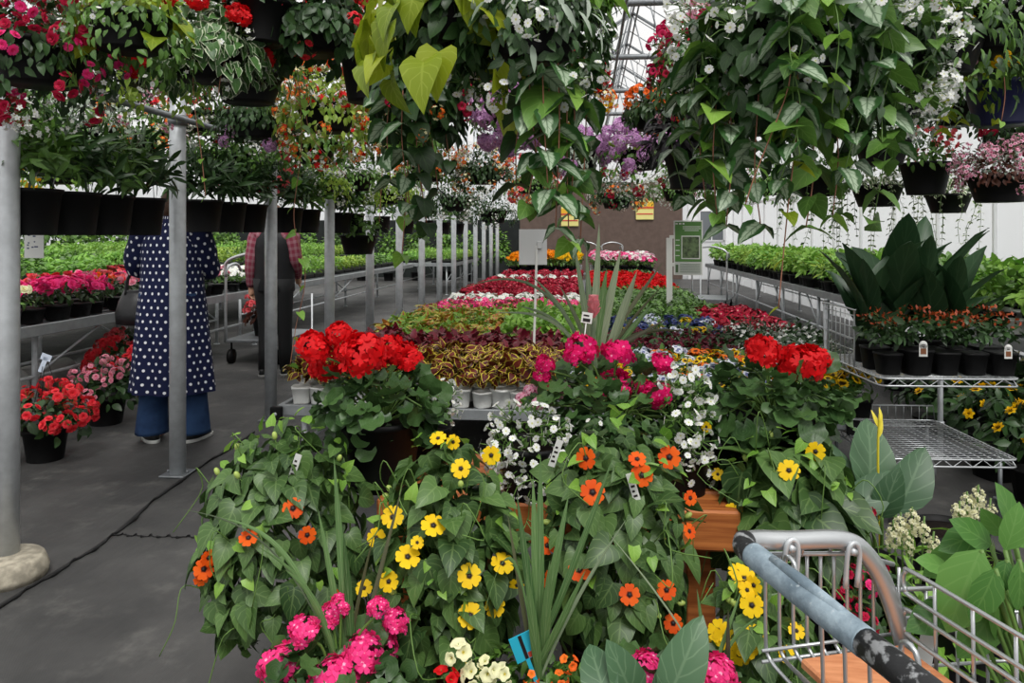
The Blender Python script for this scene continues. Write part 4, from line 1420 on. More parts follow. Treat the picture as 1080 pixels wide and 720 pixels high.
trailing('white_bacopa', 'white bacopa trailing between the yellow and orange vines', 'flowers', 560, 472, 2.0, (.1, .09, .15), 'bacopa', 34, 260, L_MID, (.014, .024), .09, .14, TZ, fs=1.1)
trailing('white_bacopa', 'white bacopa trailing off the right side of the magenta geranium', 'flowers', 722, 452, 2.02, (.065, .08, .17), 'bacopa', 24, 220, L_MID, (.014, .024), .07, .12, TZ, fs=1.1)
trailing('white_bacopa', 'white-flowered trailing plant at the right foot of the scarlet geranium pot', 'flowers', 452, 425, 2.25, (.1, .09, .07), 'bacopa', 14, 160, L_MID, (.014, .024), .07, .12, TZ, fs=.8)
trailing('dark_trailing_plant', 'dark green trailing plant with tiny red buds beside the timber stand', 'plant', 752, 478, 2.1, (.09, .08, .11), 'bacopa', 5, 220, L_DARK, (.02, .035), .08, .13, TZ, fs=.7)
trailing('dark_trailing_plant', 'leafy plant filling the gap under the magenta geranium', 'plant', 640, 470, 2.05, (.2, .1, .1), 'bacopa', 4, 300, L_DARK, (.03, .055), .1, .14, TZ, fs=.7)

# bottom row of the foreground: pink geraniums with spikes, small trumpets, big leaf
def spike_fan(root, base, tips, w=.009, mats=None, nm='spike'):
    m = MB()
    for tx, ty, tt, mi, dr, *ww in tips:
        blade(m, base + rnd(1, .01)[0], at(tx, ty, tt), ww[0] if ww else w, RNG.normal(0, .04), mi, 14, None, dr)
    m.v = [q - np.array(root.location) for q in m.v]
    return m.obj(nm, mats or [L_STRAP, L_STRAPG, L_STRAPB], root)


g1 = geranium('hot pink geranium with strap leaves at the bottom left of the stand', 358, 722, 1.55, (.15, .12, .1), 110, 'ger_hot',
              [(296, 703, .85), (322, 664, .6), (385, 690, .8), (400, 684, .8), (350, 716, .9), (372, 718, .8), (350, 648, .5), (418, 656, .55), (398, 640, .4), (330, 716, .6), (360, 636, .4)], .13, .2, .24, size=(.045, .07))
spike_fan(g1, at(362, 705, 1.55), [(352, 480, 1.6, 0, 0), (335, 535, 1.6, 0, 0), (362, 560, 1.5, 0, 0), (395, 560, 1.55, 2, 0, .005), (425, 510, 1.6, 2, 0, .005), (188, 536, 1.65, 1, .1, .004), (232, 545, 1.6, 0, .1, .006), (300, 600, 1.5, 0, .05, .006), (270, 575, 1.55, 0, .05, .005)])
cal = trailing('calibrachoa', 'cream trumpet flowers in the pot with the tall centre spike', 'flowers', 560, 730, 1.5, (.17, .12, .07), 'pet_cream', 0, 420, L_MID, (.02, .035), .13, .18, .24)
for fx, fy, k, s in ((485, 692, 'pet_cream', .55), (500, 712, 'pet_cream', .5), (512, 706, 'pet_cream', .5), (470, 716, 'pet_red', .5), (600, 700, 'pet_orange', .4), (590, 718, 'pet_orange', .4), (560, 716, 'pet_orange', .35), (530, 714, 'pet_cream', .45)):
    place_flower(cal, k, at(fx, fy, 1.42), -FW + UP * .5 + rnd(1, .3)[0], s, 'flower_cluster')
spike_fan(cal, at(566, 712, 1.48), [(570, 478, 1.5, 0, 0), (562, 500, 1.5, 0, 0), (545, 520, 1.5, 0, 0), (590, 560, 1.45, 0, 0), (600, 520, 1.5, 0, 0), (648, 478, 1.52, 0, 0, .008), (580, 590, 1.4, 0, 0), (555, 600, 1.4, 0, 0), (535, 540, 1.5, 2, 0, .005), (662, 545, 1.5, 1, .02, .004), (618, 600, 1.45, 0, 0), (500, 690, 1.45, 0, .22, .004)], .010)
q = MB(); q.box((-.022, -.0008, -.028), (.022, .0008, .028), 0, 0); q.box((-.004, -.001, -.09), (.004, .001, -.028), 0, 0)
o = q.obj('plant_tag', plain('teal_tag', '#27a8c4', .4), cal, loc=at(552, 682, 1.45) - np.array(cal.location)); o.rotation_euler = (.1, -.35, .3); o['label'] = 'teal plant tag'
q = MB(); q.box((-.004, -.0014, -.026), (.003, -.0009, .026), 0, 0); q.box((.004, -.0014, -.026), (.02, -.0009, -.014), 1, 0); q.obj('lettering', [EYEM, plain('tag_red', '#b04030', .5)], o)
g2 = geranium('hot pink geranium at the bottom between the orange vine and the cart', 722, 735, 1.5, (.13, .1, .08), 80, 'ger_hot',
              [(682, 707, .75), (757, 711, .75), (700, 716, .5)], .12, .18, .24, size=(.045, .07))
spike_fan(g2, at(752, 722, 1.48), [(735, 620, 1.5, 0, 0, .005), (782, 622, 1.5, 0, 0, .005), (768, 640, 1.48, 2, 0, .005), (800, 650, 1.5, 0, .02, .005), (640, 560, 1.55, 1, .02, .002)])


def big_leaves(name, label, base, tips, mat, pr=.12, ph=.2, cat='plant', stem=True, tp=CANNA, potmat=None):
    root = thing(name, label, cat, base)
    pot(root, pr, ph, potmat)
    m = MB()
    for p0, p1, wsc, nx_ in tips:
        p0, p1 = np.array(p0), np.array(p1)
        d = p1 - p0
        L = np.linalg.norm(d)
        m.scatter(tp, (p0 - np.array(base))[None], frames(d[None], np.array(nx_, float)[None]), np.array([[L * wsc, L, L]]))
        if stem: m.tube(smooth_path([(0, 0, ph - .02), (np.array(p0) - np.array(base)) * [.6, .6, .6] + [0, 0, .08], p0 - np.array(base)], 8), .006, 6, 1)
    m.obj('foliage', [mat, STEMG], root)
    return root


b0 = at(690, 760, 1.38); b0[2] = .24
big_leaves('canna', 'broad grey-green canna leaf standing at the bottom centre', b0,
           [(at(702, 740, 1.36), at(742, 660, 1.36), 1.25, -FW - RT * .3), (at(640, 740, 1.36), at(622, 676, 1.42), 1.6, -FW + UP * .4), (at(690, 750, 1.36), at(700, 668, 1.4), .6, -FW * .2 - RT), (at(670, 745, 1.4), at(655, 690, 1.36), 1.3, -FW + RT * .5)], L_CANNA, .1, .16)
b1 = at(930, 560, 2.5); b1[2] = 0
rc = big_leaves('canna', 'grey-green canna with a yellow bud in front of the trolley', b1,
           [(at(915, 520, 2.5), at(928, 442, 2.55), 1.5, -FW), (at(945, 540, 2.45), at(982, 474, 2.45), 1.3, -FW - RT * .4), (at(895, 545, 2.4), at(945, 495, 2.4), 1.2, -FW + UP * .8), (at(905, 545, 2.5), at(880, 470, 2.5), 1.0, -FW), (at(930, 545, 2.4), at(945, 500, 2.35), 1.3, -FW * .5 + UP)], L_CANNA, .13, .22)
q = MB()
sp = at(926, 470, 2.45) - b1; q.tube(smooth_path([(0, 0, .2), sp * [.8, .8, .7], sp, at(928, 436, 2.45) - b1], 12), .004, 6)
q.scatter(LANCE, np.array([at(927, 458, 2.45) - b1, at(926, 450, 2.45) - b1, at(929, 446, 2.45) - b1, at(925, 462, 2.45) - b1]), frames(np.array([[.3, 0, 1], [-.25, 0, 1], [.05, 0, 1], [.5, 0, .8]]), np.tile(-FW, (4, 1))), np.array([.06, .055, .05, .05]))
q.obj('flower_bud', plain('yellow_bud', '#d8c832', .5), rc)
# snapdragons and pots right of the canna
def snap(label, px, py, t, spikes, pr=.1):
    c = at(px, py, t)
    root = thing('snapdragon', label, 'flowers', (c[0], c[1], 0 if t > 2 else .24))
    ph = .2
    pot(root, pr, ph)
    m = MB()
    L = c - np.array(root.location)
    cloud(m, LANCE, 150, (0, 0, L[2] * .55 + .05), (.12, .12, L[2] * .5), (.06, .1), 0, .1, (.2, 1))
    for sx, sy in spikes:
        p = at(sx, sy, t) - np.array(root.location)
        m.tube(smooth_path([(0, 0, ph - .03), (p[0] * .6, p[1] * .6, p[2] * .6), p + [0, 0, .05]], 8), .003, 5, 1)
    m.obj('foliage', [L_LIGHT, STEMG], root)
    for sx, sy in spikes:
        place_flower(root, 'snapdragon', at(sx, sy, t), UP + rnd(1, .15)[0], RNG.uniform(.6, .85), 'flower_spike')


snap('cream snapdragons behind the cart basket', 960, 600, 2.2, [(950, 558), (962, 552), (975, 562), (958, 575), (985, 578), (942, 566)])
snap('cream snapdragons between the black pots and the green plant', 1020, 580, 2.3, [(1020, 535), (1032, 528), (1012, 545), (1045, 542), (1025, 548)])
snap('cream snapdragons showing through the cart wires', 985, 660, 1.9, [(1022, 655), (1010, 648), (1000, 625), (1028, 668)])
for px, py, t, lab in ((1000, 556, 2.75, 'empty black nursery pot beside the cream snapdragons'), (905, 590, 2.3, 'empty black nursery pot behind the cart frame'), (1018, 585, 2.35, 'empty black nursery pot in front of the trolley wheel'), (990, 640, 2.0, 'empty black nursery pot behind the cart basket')):
    p = at(px, py, t)
    t_ = thing('nursery_pot', lab, 'pot', (p[0], p[1], 0)); pot(t_, .13, max(.24, p[2]), None, .8)
for px, py, t, rad, lab, hs in ((905, 640, 1.9, (.13, .12, .13), 'red and pink impatiens behind the cart basket', [(914, 542, .8), (900, 608, .9), (915, 615, 1.0), (898, 640, .8), (925, 600, .8), (915, 655, .9), (930, 690, .8), (890, 625, .7), (950, 672, .7)]),):
    c = at(px, py, t)
    root = thing('potted_impatiens', lab, 'flowers', (c[0], c[1], .2)); pot(root, .12, .2)
    m = MB(); cloud(m, OVALS, 220, c - np.array(root.location), rad, (.035, .06), 0, .4); m.obj('foliage', L_DARK, root)
    for fx, fy, s in hs: place_flower(root, 'beg_crimson' if s < .95 else 'beg_magenta', on_blob(fx, fy, c, np.array(rad), 1.05), -FW + UP * .4 + rnd(1, .3)[0], s * .55, 'flower_cluster')
    s_ = MB(); s_.lathe([(0, 0), (.14, 0), (.14, .19), (.12, .2), (0, .2)], (0, 0, -.2), 24); s_.obj('saucer', BLACKP, root)

# ------------------------------------------------------------------ wire trolley with canna and marigold trays
def rrect(x0, x1, y0, y1, z, r=.04, n=5):
    pts = []
    for cx, cy, a0 in ((x1 - r, y1 - r, 0), (x0 + r, y1 - r, 90), (x0 + r, y0 + r, 180), (x1 - r, y0 + r, 270)):
        for k in range(n + 1):
            a = math.radians(a0 + 90 * k / n); pts.append((cx + r * math.cos(a), cy + r * math.sin(a), z))
    return pts


tc = on_z(990, 520, 0)
cA, cB = at(930, 395, 3.55), at(1065, 400, 3.55)
tr = thing('wire_trolley', 'two-shelf wire trolley on casters with dark plants on its top shelf', 'trolley', ((cA[0] + cB[0]) / 2, (cA[1] + cB[1]) / 2 + .36, 0), None, TH * .6)
TW, TD = .33, .36
def wire_shelf(nm, z, w, d, lip=None):
    m = MB()
    m.tube(rrect(-w, w, -d, d, z), .005, 6, closed=True); m.tube(rrect(-w, w, -d, d, z - .035), .005, 6, closed=True)
    for k in range(13):
        x = -w + .02 + (2 * w - .04) * k / 12
        m.tube([(x, -d, z), (x, d, z)], .0028, 5)
    for k in range(22):
        y = -d + .02 + (2 * d - .04) * k / 21
        m.tube([(-w, y, z + .003), (w, y, z + .003)], .0024, 5)
    n = 12
    for s in (-1, 1):
        zz = []
        for k in range(n + 1):
            zz.append((-w + .03 + (2 * w - .06) * k / n, s * d, z if k % 2 else z - .035))
        m.tube(zz, .0028, 5)
        m.tube([(s * w, -d + .03 + (2 * d - .06) * k / n, z if k % 2 else z - .035) for k in range(n + 1)], .0028, 5)
    if lip:
        m.tube(smooth_path([(-w, d, z), (-w, d, z + lip), (w, d, z + lip), (w, d, z)], 30) if False else [(-w, d, z), (-w + .01, d, z + lip), (w - .01, d, z + lip), (w, d, z)], .004, 6)
        for k in range(1, 14):
            x = -w + 2 * w * k / 14
            m.tube([(x, d, z), (x, d, z + lip)], .0025, 5)
    return m.obj(nm, CHROME, tr)
TZ1, TZ2 = .71, .33
wire_shelf('upper_shelf', TZ1, TW, TD); wire_shelf('lower_shelf', TZ2, TW - .02, TD + .02, .085)
for sx, sy, zt in ((-1, 1, 1.02), (1, 1, .76), (-1, -1, .0), (1, -1, .0)):
    x, y = sx * (TW - .01), sy * (TD - .02)
    if zt: 
        m = MB(); m.tube([(x, y, .12), (x, y, zt)], .0145, 12); m.lathe([(0, 0), (.016, 0), (.013, .012), (0, .014)], (x, y, zt), 12)
        for z in (TZ1, TZ2): m.lathe([(.016, -.03), (.021, -.03), (.021, .005), (.016, .005)], (x, y, z), 12)
        m.obj('upright', STEEL, tr)
    c = MB(); c.tube([(x * .8 - .012, y, .062), (x * .8 + .012, y, .062)], .06, 18)
    c_ = c.obj('caster', plain('caster_grey', '#77797b', .5), tr)
    c = MB(); c.box((x * .8 - .02, y - .02, .1), (x * .8 + .02, y + .05, .13), 0, .004); c.box((x * .8 - .02, y - .01, .05), (x * .8 - .015, y + .03, .12), 0, 0); c.box((x * .8 + .015, y - .01, .05), (x * .8 + .02, y + .03, .12), 0, 0); c.tube([(x * .8, y + .02, .12), (x * .8, y + .02, TZ2 - .03)], .01, 8)
    c.obj('fork', STEELD, c_)
m = MB()
for z in (.80, .86, .92, .98): m.tube([(-TW, -TD + .3, z), (-TW, TD, z)], .0028, 5)
for k in range(8): m.tube([(-TW, -TD + .3 + (2 * TD - .3) * k / 7, TZ1), (-TW, -TD + .3 + (2 * TD - .3) * k / 7, 1.0)], .0028, 5)
m.tube(smooth_path([(-TW, TD, 1.0), (-TW, TD - .02, 1.01), (-TW, -TD + .32, 1.01), (-TW, -TD + .3, .98), (-TW, -TD + .3, TZ1)], 24), .005, 6)
m.obj('side_rack', CHROME, tr)
tm = Matrix.Rotation(TH * .6, 3, 'Z')
def tw(x, y, z): return np.array(tr.location) + np.array(tm @ Vector((x, y, z)))
# square pots of small orange-leaved plants on the top shelf (front row) with tags
bed_kind('tray_mar', .062, .11, BLACKP, [(OVALS, L_DARK, 50, .08, (.085, .09), (.035, .06), .2), (SMALL, L_REDTIP, 30, .14, (.08, .06), (.018, .03), .0)], None, variants=2)
for i in range(5):
    for j in range(2):
        w = tw(-.25 + i * .135, -.26 + j * .14, TZ1 + .008)
        o = bed_plant('tray_mar', 'potted_seedling', 'black square pot of small orange-tipped plants on the trolley top shelf' + (', front row' if j == 0 else ', second row'), 'potted plant', 'orange-tipped plants ' + ('in the front row' if j == 0 else 'in the second row') + ' on the trolley', w[0], w[1], w[2], True)
        o.rotation_euler = (0, 0, TH * .6)
        if j == 0 and i in (1, 4):
            q = MB(); q.box((-.018, -.001, -.03), (.018, .001, .02), 0, 0); q.lathe([(0, -.001), (.018, -.001), (.018, .001), (0, .001)], (0, 0, 0), 16)
            v = q.v[-1]; q.v[-1] = np.stack([v[:, 0], v[:, 2], v[:, 1] + .02], -1)
            g = q.obj('plant_tag', WHITEP, o, loc=(.0, -.066, .115)); g['label'] = 'white round-topped plant tag'
            q = MB(); q.box((-.012, -.002, -.02), (.012, -.0011, .005), 0, 0); q.obj('picture', plain('tag_brown', '#7a4a2a', .5), g)
            q = MB(); q.box((-.006, -.002, .012), (.006, -.0011, .016), 0, 0); q.box((-.008, -.002, .019), (.008, -.0011, .022), 0, 0); q.obj('lettering', EYEM, g)
# dark cannas at the back of the shelf
def canna_pot(label, x, y, hgt, seed):
    base = tw(x, y, TZ1 + .006)
    rr = np.random.default_rng(seed)
    tips = []
    for k in range(9):
        w = k * 2.4 + rr.uniform(-.3, .3)
        low = k / 8
        p0 = base + np.array([.015 * math.cos(w), .015 * math.sin(w), .13 + .14 * low * rr.uniform(.6, 1)])
        L = hgt * rr.uniform(.68, .95) * (1 - .25 * (1 - low))
        out = rr.uniform(.12, .4) if k % 3 else rr.uniform(.5, .75)
        d = np.array([out * math.cos(w), out * math.sin(w), 1.0])
        p1 = p0 + nrm(d) * L
        tips.append((p0, p1, rr.uniform(.6, .85), np.array([-math.cos(w), -math.sin(w), .3]) + rr.normal(0, .6, 3)))
    return big_leaves('canna', label, base, tips, L_CANNAD, .07, .13)
canna_pot('dark canna at the left of the trolley top shelf', -.2, .1, .62, 3)
canna_pot('tall dark canna in the middle of the trolley top shelf', -.03, .13, .68, 4)
canna_pot('dark canna right of the middle of the trolley top shelf', .12, .08, .62, 8)
canna_pot('dark canna at the right end of the trolley top shelf', .27, .13, .58, 6)
canna_pot('dark canna behind the tall canna on the trolley', .06, .27, .66, 12)

# ------------------------------------------------------------------ shopping cart in the right foreground
O0 = np.array([.1916, .994, 0.0])
fu, fv = nrm([.948, .318, 0]), nrm([.318, -.948, 0])
def cw(u, v, z): return O0 + fu * u + fv * v + UP * z
ct = thing('shopping_cart', 'wire shopping cart with a blue-taped handle in the right foreground', 'cart', tuple(O0))
def cobj(m, nm, mat, par=None):
    m.v = [q - O0 for q in m.v]
    return m.obj(nm, mat, par or ct)
VW = .5
m = MB()
m.tube(smooth_path([cw(.62, 0.0, .14), cw(.40, 0.0, .45), cw(.285, 0, .74), cw(.262, 0, .82), cw(.235, 0, .90), cw(.205, 0, .955), cw(.165, 0, .985), cw(.08, 0, .993), cw(.03, .0, .998), cw(.004, .012, 1.0), cw(0, .04, 1.0)], 60), .0125, 14)
m.tube(smooth_path([cw(.62, VW, .14), cw(.40, VW, .45), cw(.285, VW, .74), cw(.262, VW, .82), cw(.235, VW, .90), cw(.205, VW, .955), cw(.165, VW, .985), cw(.08, VW, .993), cw(.03, VW, .998), cw(.004, VW - .012, 1.0), cw(0, VW - .04, 1.0)], 60), .0125, 14)
m.tube([cw(.0, .04, 1.0), cw(0, VW - .04, 1.0)], .0125, 14)
for v in (0, VW):
    m.tube(smooth_path([cw(.62, v, .14), cw(.3, v, .12), cw(-.02, v, .12)], 12), .0125, 10)
    m.tube([cw(.62, v, .14), cw(.98, v * .8 + .05, .13)], .0125, 10)
m.tube([cw(.0, 0, .12), cw(0, VW, .12)], .0125, 10)
cobj(m, 'frame', CHROME)
k = NT('blue_grey_tape')
nz = k.noise(140, 3); n2 = k.noise(25, 4)
col = k.mix(k.step(n2, .35, .7), lin('#64747f'), lin('#93a3ad'))
k.bump(nz, .5, .002); TAPE = k.fin(k.mix(k.math('MULTIPLY', k.step(nz, .6, .75), .5), col, lin('#b9c2c6')), .6, 0, .3)
k = NT('worn_black_tape')
nz = k.noise(70, 4); k.bump(nz, .6, .002); TAPEB = k.fin(k.mix(k.step(nz, .5, .62), lin('#1b1c1e'), lin('#8b8d8f')), .5, 0, .4)
m = MB(); m.tube(smooth_path([cw(0, v, 1.0) for v in (.045, .06, .1, .2, .24, .25)], 30), [.0155] * 30, 18)
m.tube([cw(-.001, .09, 1.0135), cw(-.001, .15, 1.0135), cw(0, .215, 1.0135)], [.006, .0075, .005], 10)
cobj(m, 'grip', TAPE)['label'] = 'blue-grey tape wrap on the handle'
m = MB(); m.tube(smooth_path([cw(.012, .004, 1.0), cw(.002, .02, 1.0), cw(0, .035, 1.0), cw(0, .05, 1.0)], 14), .0145, 16); cobj(m, 'end_wrap', TAPEB)['label'] = 'worn black tape at the far bend of the handle'
m = MB(); m.tube([cw(0, .246, 1.0), cw(0, .3, 1.0), cw(0, .46, 1.0)], .0148, 16)
cobj(m, 'end_wrap', TAPEB)['label'] = 'worn black tape on the near end of the handle'
# brackets on the far arm
for u, z in ((.075, .988), (.168, .975)):
    m = MB(); m.tube(smooth_path([cw(u - .009, .008, z - .05), cw(u - .009, .0135, z), cw(u, .0135, z + .012), cw(u + .009, .0135, z), cw(u + .009, .008, z - .05)], 18), .0035, 8)
    m.tube([cw(u, -.0155, z), cw(u, .0165, z)], .0045, 12)
    cobj(m, 'bracket', STEEL)
W1 = .0026
ZR = .97
def rail_pts(pts, r=.0032, nm=None): return
m = MB()                                                        # far side of the child seat
m.tube([cw(.05, -.018, ZR), cw(.19, -.018, ZR - .012), cw(.25, -.01, ZR - .03)], .0034, 8)
for kk in range(9):
    u = .056 + .021 * kk
    zz = ZR - .012 * (u - .062) / .14
    m.tube(smooth_path([cw(u, -.018, zz), cw(u, -.018, .86), cw(u + .004, -.016, .83), cw(u + .006, .03, .822), cw(u + .006, .2, .82)], 14), W1, 6)
for z in (.84, .825): m.tube([cw(.05, -.017, z), cw(.25, -.015, z)], W1, 6)
for u in (.1, .165): m.tube(smooth_path([cw(u - .01, -.018, ZR - .005), cw(u - .008, -.012, ZR + .012), cw(u + .008, -.012, ZR + .012), cw(u + .01, -.018, ZR - .008)], 10), W1, 6)
cobj(m, 'seat_side', CHROME)
m = MB()                                                        # rear panel just in front of the handle
m.tube([cw(.05, -.018, ZR), cw(.054, 0, ZR), cw(.058, VW - .01, ZR)], .0034, 8); m.tube([cw(.066, .008, ZR - .02), cw(.066, VW - .01, ZR - .02)], W1, 6)
for kk in range(2, 12):
    v = .008 + .042 * kk
    m.tube(smooth_path([cw(.062, v, ZR), cw(.066, v, .84), cw(.07, v, .6), cw(.1, v, .52)], 12), W1, 6)
for z in (.84, .7, .6): m.tube([cw(.067, .008, z), cw(.067, VW - .01, z)], W1, 6)
for v in (.035, .24): m.tube(smooth_path([cw(.062, v - .012, ZR - .03), cw(.058, v - .01, ZR + .012), cw(.058, v + .01, ZR + .012), cw(.062, v + .012, ZR - .03)], 12), .003, 6)
cobj(m, 'rear_panel', CHROME)
m = MB()                                                        # folding seat back with rounded wires
for za, zb in ((.945, .91), (.89, .855)):
    m.tube(smooth_path([cw(.25, VW - .03, za), cw(.25, .2, za), cw(.25, .03, za), cw(.25, .012, za - .006), cw(.25, .008, (za + zb) / 2), cw(.25, .012, zb + .006), cw(.25, .03, zb), cw(.25, .2, zb), cw(.25, VW - .03, zb)], 50), .003, 8)
for v in (.06, .12, .18, .26, .34, .42): m.tube([cw(.253, v, .945), cw(.256, v, .82)], W1, 6)
m.tube([cw(.25, .006, .82), cw(.25, VW, .82)], .003, 6); m.tube([cw(.25, 0, ZR - .03), cw(.25, 0.0, .82)], W1, 6)
cobj(m, 'seat_back', CHROME)
m = MB()
m.box((.088, .012, .828), (.245, VW - .02, .842), 0, .003)
v = m.v[-1]; m.v[-1] = O0 + fu * v[:, :1] + fv * v[:, 1:2] + UP * v[:, 2:3]
m.l[-1] = m.l[-1]
cobj(m, 'seat_board', BOARDM)['label'] = 'orange-brown wooden seat board'
m = MB()                                                        # main basket
U1, Z0 = .95, .5
for v0, s in ((-.02, 1), (VW + .02, -1)):
    m.tube([cw(.25, v0, .9), cw(U1, v0 + s * .05, .87)], .0034, 8)
    for z in (.86, .79, .72, .65, .58): m.tube([cw(.25, v0 + s * .002, z), cw(U1, v0 + s * .05, z - .02)], W1, 6)
    for kk in range(15):
        u = .26 + .048 * kk
        m.tube(smooth_path([cw(u, v0 + s * .05 * (u - .25) / .7, 0.9 - .043 * (u - .25)), cw(u, v0 + s * (.01 + .05 * (u - .25) / .7), Z0 + .03), cw(u, v0 + s * .05, Z0), cw(u, VW / 2, Z0)], 12), W1, 6)
for kk in range(9):
    v = .03 + (VW - .06) * kk / 8
    m.tube(smooth_path([cw(.1, v, Z0 + .02), cw(.3, v, Z0), cw(U1 - .04, v, Z0), cw(U1 - .01, v, Z0 + .04), cw(U1, v, .87)], 20), W1, 6)
m.tube([cw(U1, .03, .87), cw(U1, VW - .03, .87)], .0034, 8)
for z in (.8, .7, .6): m.tube([cw(U1, .03, z), cw(U1, VW - .03, z)], W1, 6)
cobj(m, 'basket', CHROME)
m = MB()                                                        # belt of the child seat
p = cw(.272, .03, .86)
m.box((-.011, -.001, -.06), (.011, .001, .05), 0, 0); m.v[-1] = m.v[-1] @ np.array([[1, 0, 0], [.2, 1, 0], [.25, .1, 1]]) + p
cobj(m, 'belt', plain('belt_grey', '#b4b6b4', .8))
for u, v in ((.02, 0), (.02, VW), (.96, .06), (.96, VW - .06)):
    m = MB(); c = cw(u, v, .06); m.tube([c - fv * .014, c + fv * .014], .06, 18); w_ = cobj(m, 'wheel', BLACKP)
    m = MB(); m.tube([cw(u + .02, v, .06), cw(u, v, .13)], .012, 8); m.tube([c - fv * .018, c + fv * .018], .012, 8); cobj(m, 'axle', STEELD, w_)

# leafy plant standing in the cart
def cart_plant():
    b = cw(.40, .12, Z0 + .006)
    root = thing('leafy_plant', 'bright green leafy plant standing in the shopping cart', 'plant', b)
    pot(root, .075, .13)
    m = MB()
    L = [((1000, 520), (1066, 528)), ((1062, 545), (1100, 518)), ((1064, 520), (1100, 560)), ((1062, 515), (1066, 470))]
    tipl = []
    top = at(1052, 585, 1.0)
    pairs = [((1030, 575), (985, 602), 1.05), ((1035, 580), (1000, 655), .95), ((1045, 575), (1015, 552), 1.0), ((1068, 560), (1062, 518), 1.0), ((1060, 580), (1078, 540), .97), ((1070, 575), (1110, 545), 1.0),
             ((1062, 590), (1055, 620), .93), ((1075, 590), (1080, 640), .92), ((1050, 600), (1032, 650), .92), ((1085, 600), (1110, 640), .95), ((1040, 590), (1030, 620), 1.0), ((1060, 565), (1040, 545), 1.05),
             ((1050, 620), (1062, 675), .97), ((1010, 640), (965, 658), .98), ((1000, 600), (975, 590), 1.02), ((1075, 620), (1095, 670), .97), ((1040, 560), (1000, 575), 1.02), ((1085, 570), (1095, 530), 1.03),
             ((1050, 640), (1020, 690), .98), ((1080, 650), (1090, 700), 1.0), ((1030, 610), (1000, 640), .98)]
    for (a, c, t) in pairs:
        p0, p1 = at(*a, t + .01) - b, at(*c, t) - b
        d = p1 - p0
        n = -FW * .8 + UP * RNG.uniform(.4, 1.0) + rnd(1, .3)[0]
        m.scatter(OVAL, p0[None], frames(d[None], n[None]), np.array([[np.linalg.norm(d) * 1.15, np.linalg.norm(d) * 1.15, np.linalg.norm(d) * .8]]))
        m.tube(smooth_path([(RNG.normal(0, .01), RNG.normal(0, .01), .12), p0 * [.6, .6, .75], p0], 8), .003, 6, 1)
    m.obj('foliage', [L_BRIGHT, STEMG], root)
cart_plant()
# ------------------------------------------------------------------ people
SKIN = plain('skin', '#c99a80', .55, 0, .3)


def mk_polka():
    k = NT('navy_polka_dot')
    u, v = k.uv()
    row = k.math('DIVIDE', v, .046)
    iy = k.math('FLOOR', row)
    odd = k.math('MULTIPLY', k.math('MODULO', iy, 2.0), .5)
    fx = k.math('MULTIPLY', k.math('SUBTRACT', k.math('FRACT', k.math('ADD', k.math('DIVIDE', u, .062), odd)), .5), .062)
    fy = k.math('MULTIPLY', k.math('SUBTRACT', k.math('FRACT', row), .5), .046)
    d = k.math('SQRT', k.math('ADD', k.math('MULTIPLY', fx, fx), k.math('MULTIPLY', fy, fy)))
    return k.fin(k.mix(k.step(d, .0108, .0082), lin('#131a3c'), lin('#e4e6ec')), .75, 0, .2)


def mk_denim():
    k = NT('denim')
    f = k.noise(40, 4); g = k.noise(5, 3)
    return k.fin(k.mix(k.step(g, .3, .7), k.mix(f, lin('#1b2d4a'), lin('#233a5e')), lin('#2d466a')), .85, 0, .2)


def mk_plaid():
    k = NT('pink_plaid')
    u, v = k.uv()
    a = k.step(k.math('ABSOLUTE', k.math('SUBTRACT', k.math('FRACT', k.math('DIVIDE', u, .06)), .5)), .2, .25)
    b = k.step(k.math('ABSOLUTE', k.math('SUBTRACT', k.math('FRACT', k.math('DIVIDE', v, .06)), .5)), .2, .25)
    return k.fin(k.mix(k.math('MULTIPLY', k.math('ADD', a, b), .5), lin('#a0737c'), lin('#8a3a4c')), .85, 0, .2)


POLKA, DENIM, PLAID = mk_polka(), mk_denim(), mk_plaid()


def ring(c, rx, ry, n=36, fold=0.0, nf=7, ph=0.0, ax=None):
    a = np.arange(n) * 2 * PI / n
    f = 1 + fold * np.cos(nf * a + ph) + fold * .6 * np.cos((nf - 3) * a + 1 + ph)
    return np.stack([c[0] + rx * f * np.cos(a), c[1] + ry * f * np.sin(a), np.full(n, c[2])], -1)


def sleeve(path, radii, n=20, k=18, fold=.05):
    p = smooth_path(path, k)
    r = np.interp(np.linspace(0, 1, k), np.linspace(0, 1, len(radii)), radii)
    tg = nrm(np.gradient(p, axis=0))
    a = np.array([0, 1.0, 0])
    out = []
    for i in range(k):
        a = nrm(a - tg[i] * (a @ tg[i])); b = np.cross(tg[i], a)
        w = np.arange(n) * 2 * PI / n
        rr = r[i] * (1 + fold * np.sin(i * 1.9 + 2 * np.cos(w)))
        out.append(p[i] + rr[:, None] * (np.cos(w)[:, None] * a + np.sin(w)[:, None] * b))
    return out


def hand(m, w, d, s):
    """palm, four unequal bent fingers and a side thumb; w wrist, d direction, s side of the thumb"""
    d, s = nrm(d), nrm(s)
    n = np.cross(d, s)
    m.tube([w, w + d * .04, w + d * .085], [.024, .032, .034], 10)
    for k, (o, L) in enumerate(((.027, .068), (.009, .076), (-.009, .070), (-.026, .055))):
        b = w + d * .085 + s * o
        m.tube([b - d * .02, b + d * L * .45 + n * .006, b + d * L * .75 + n * .028, b + d * L * .72 + n * .05], [.0095, .009, .0085, .007], 8)
    b = w + d * .03 + s * .03
    m.tube([b - s * .012, b + s * .022 + d * .022 + n * .01, b + s * .024 + d * .055 + n * .028], [.012, .011, .008], 8)


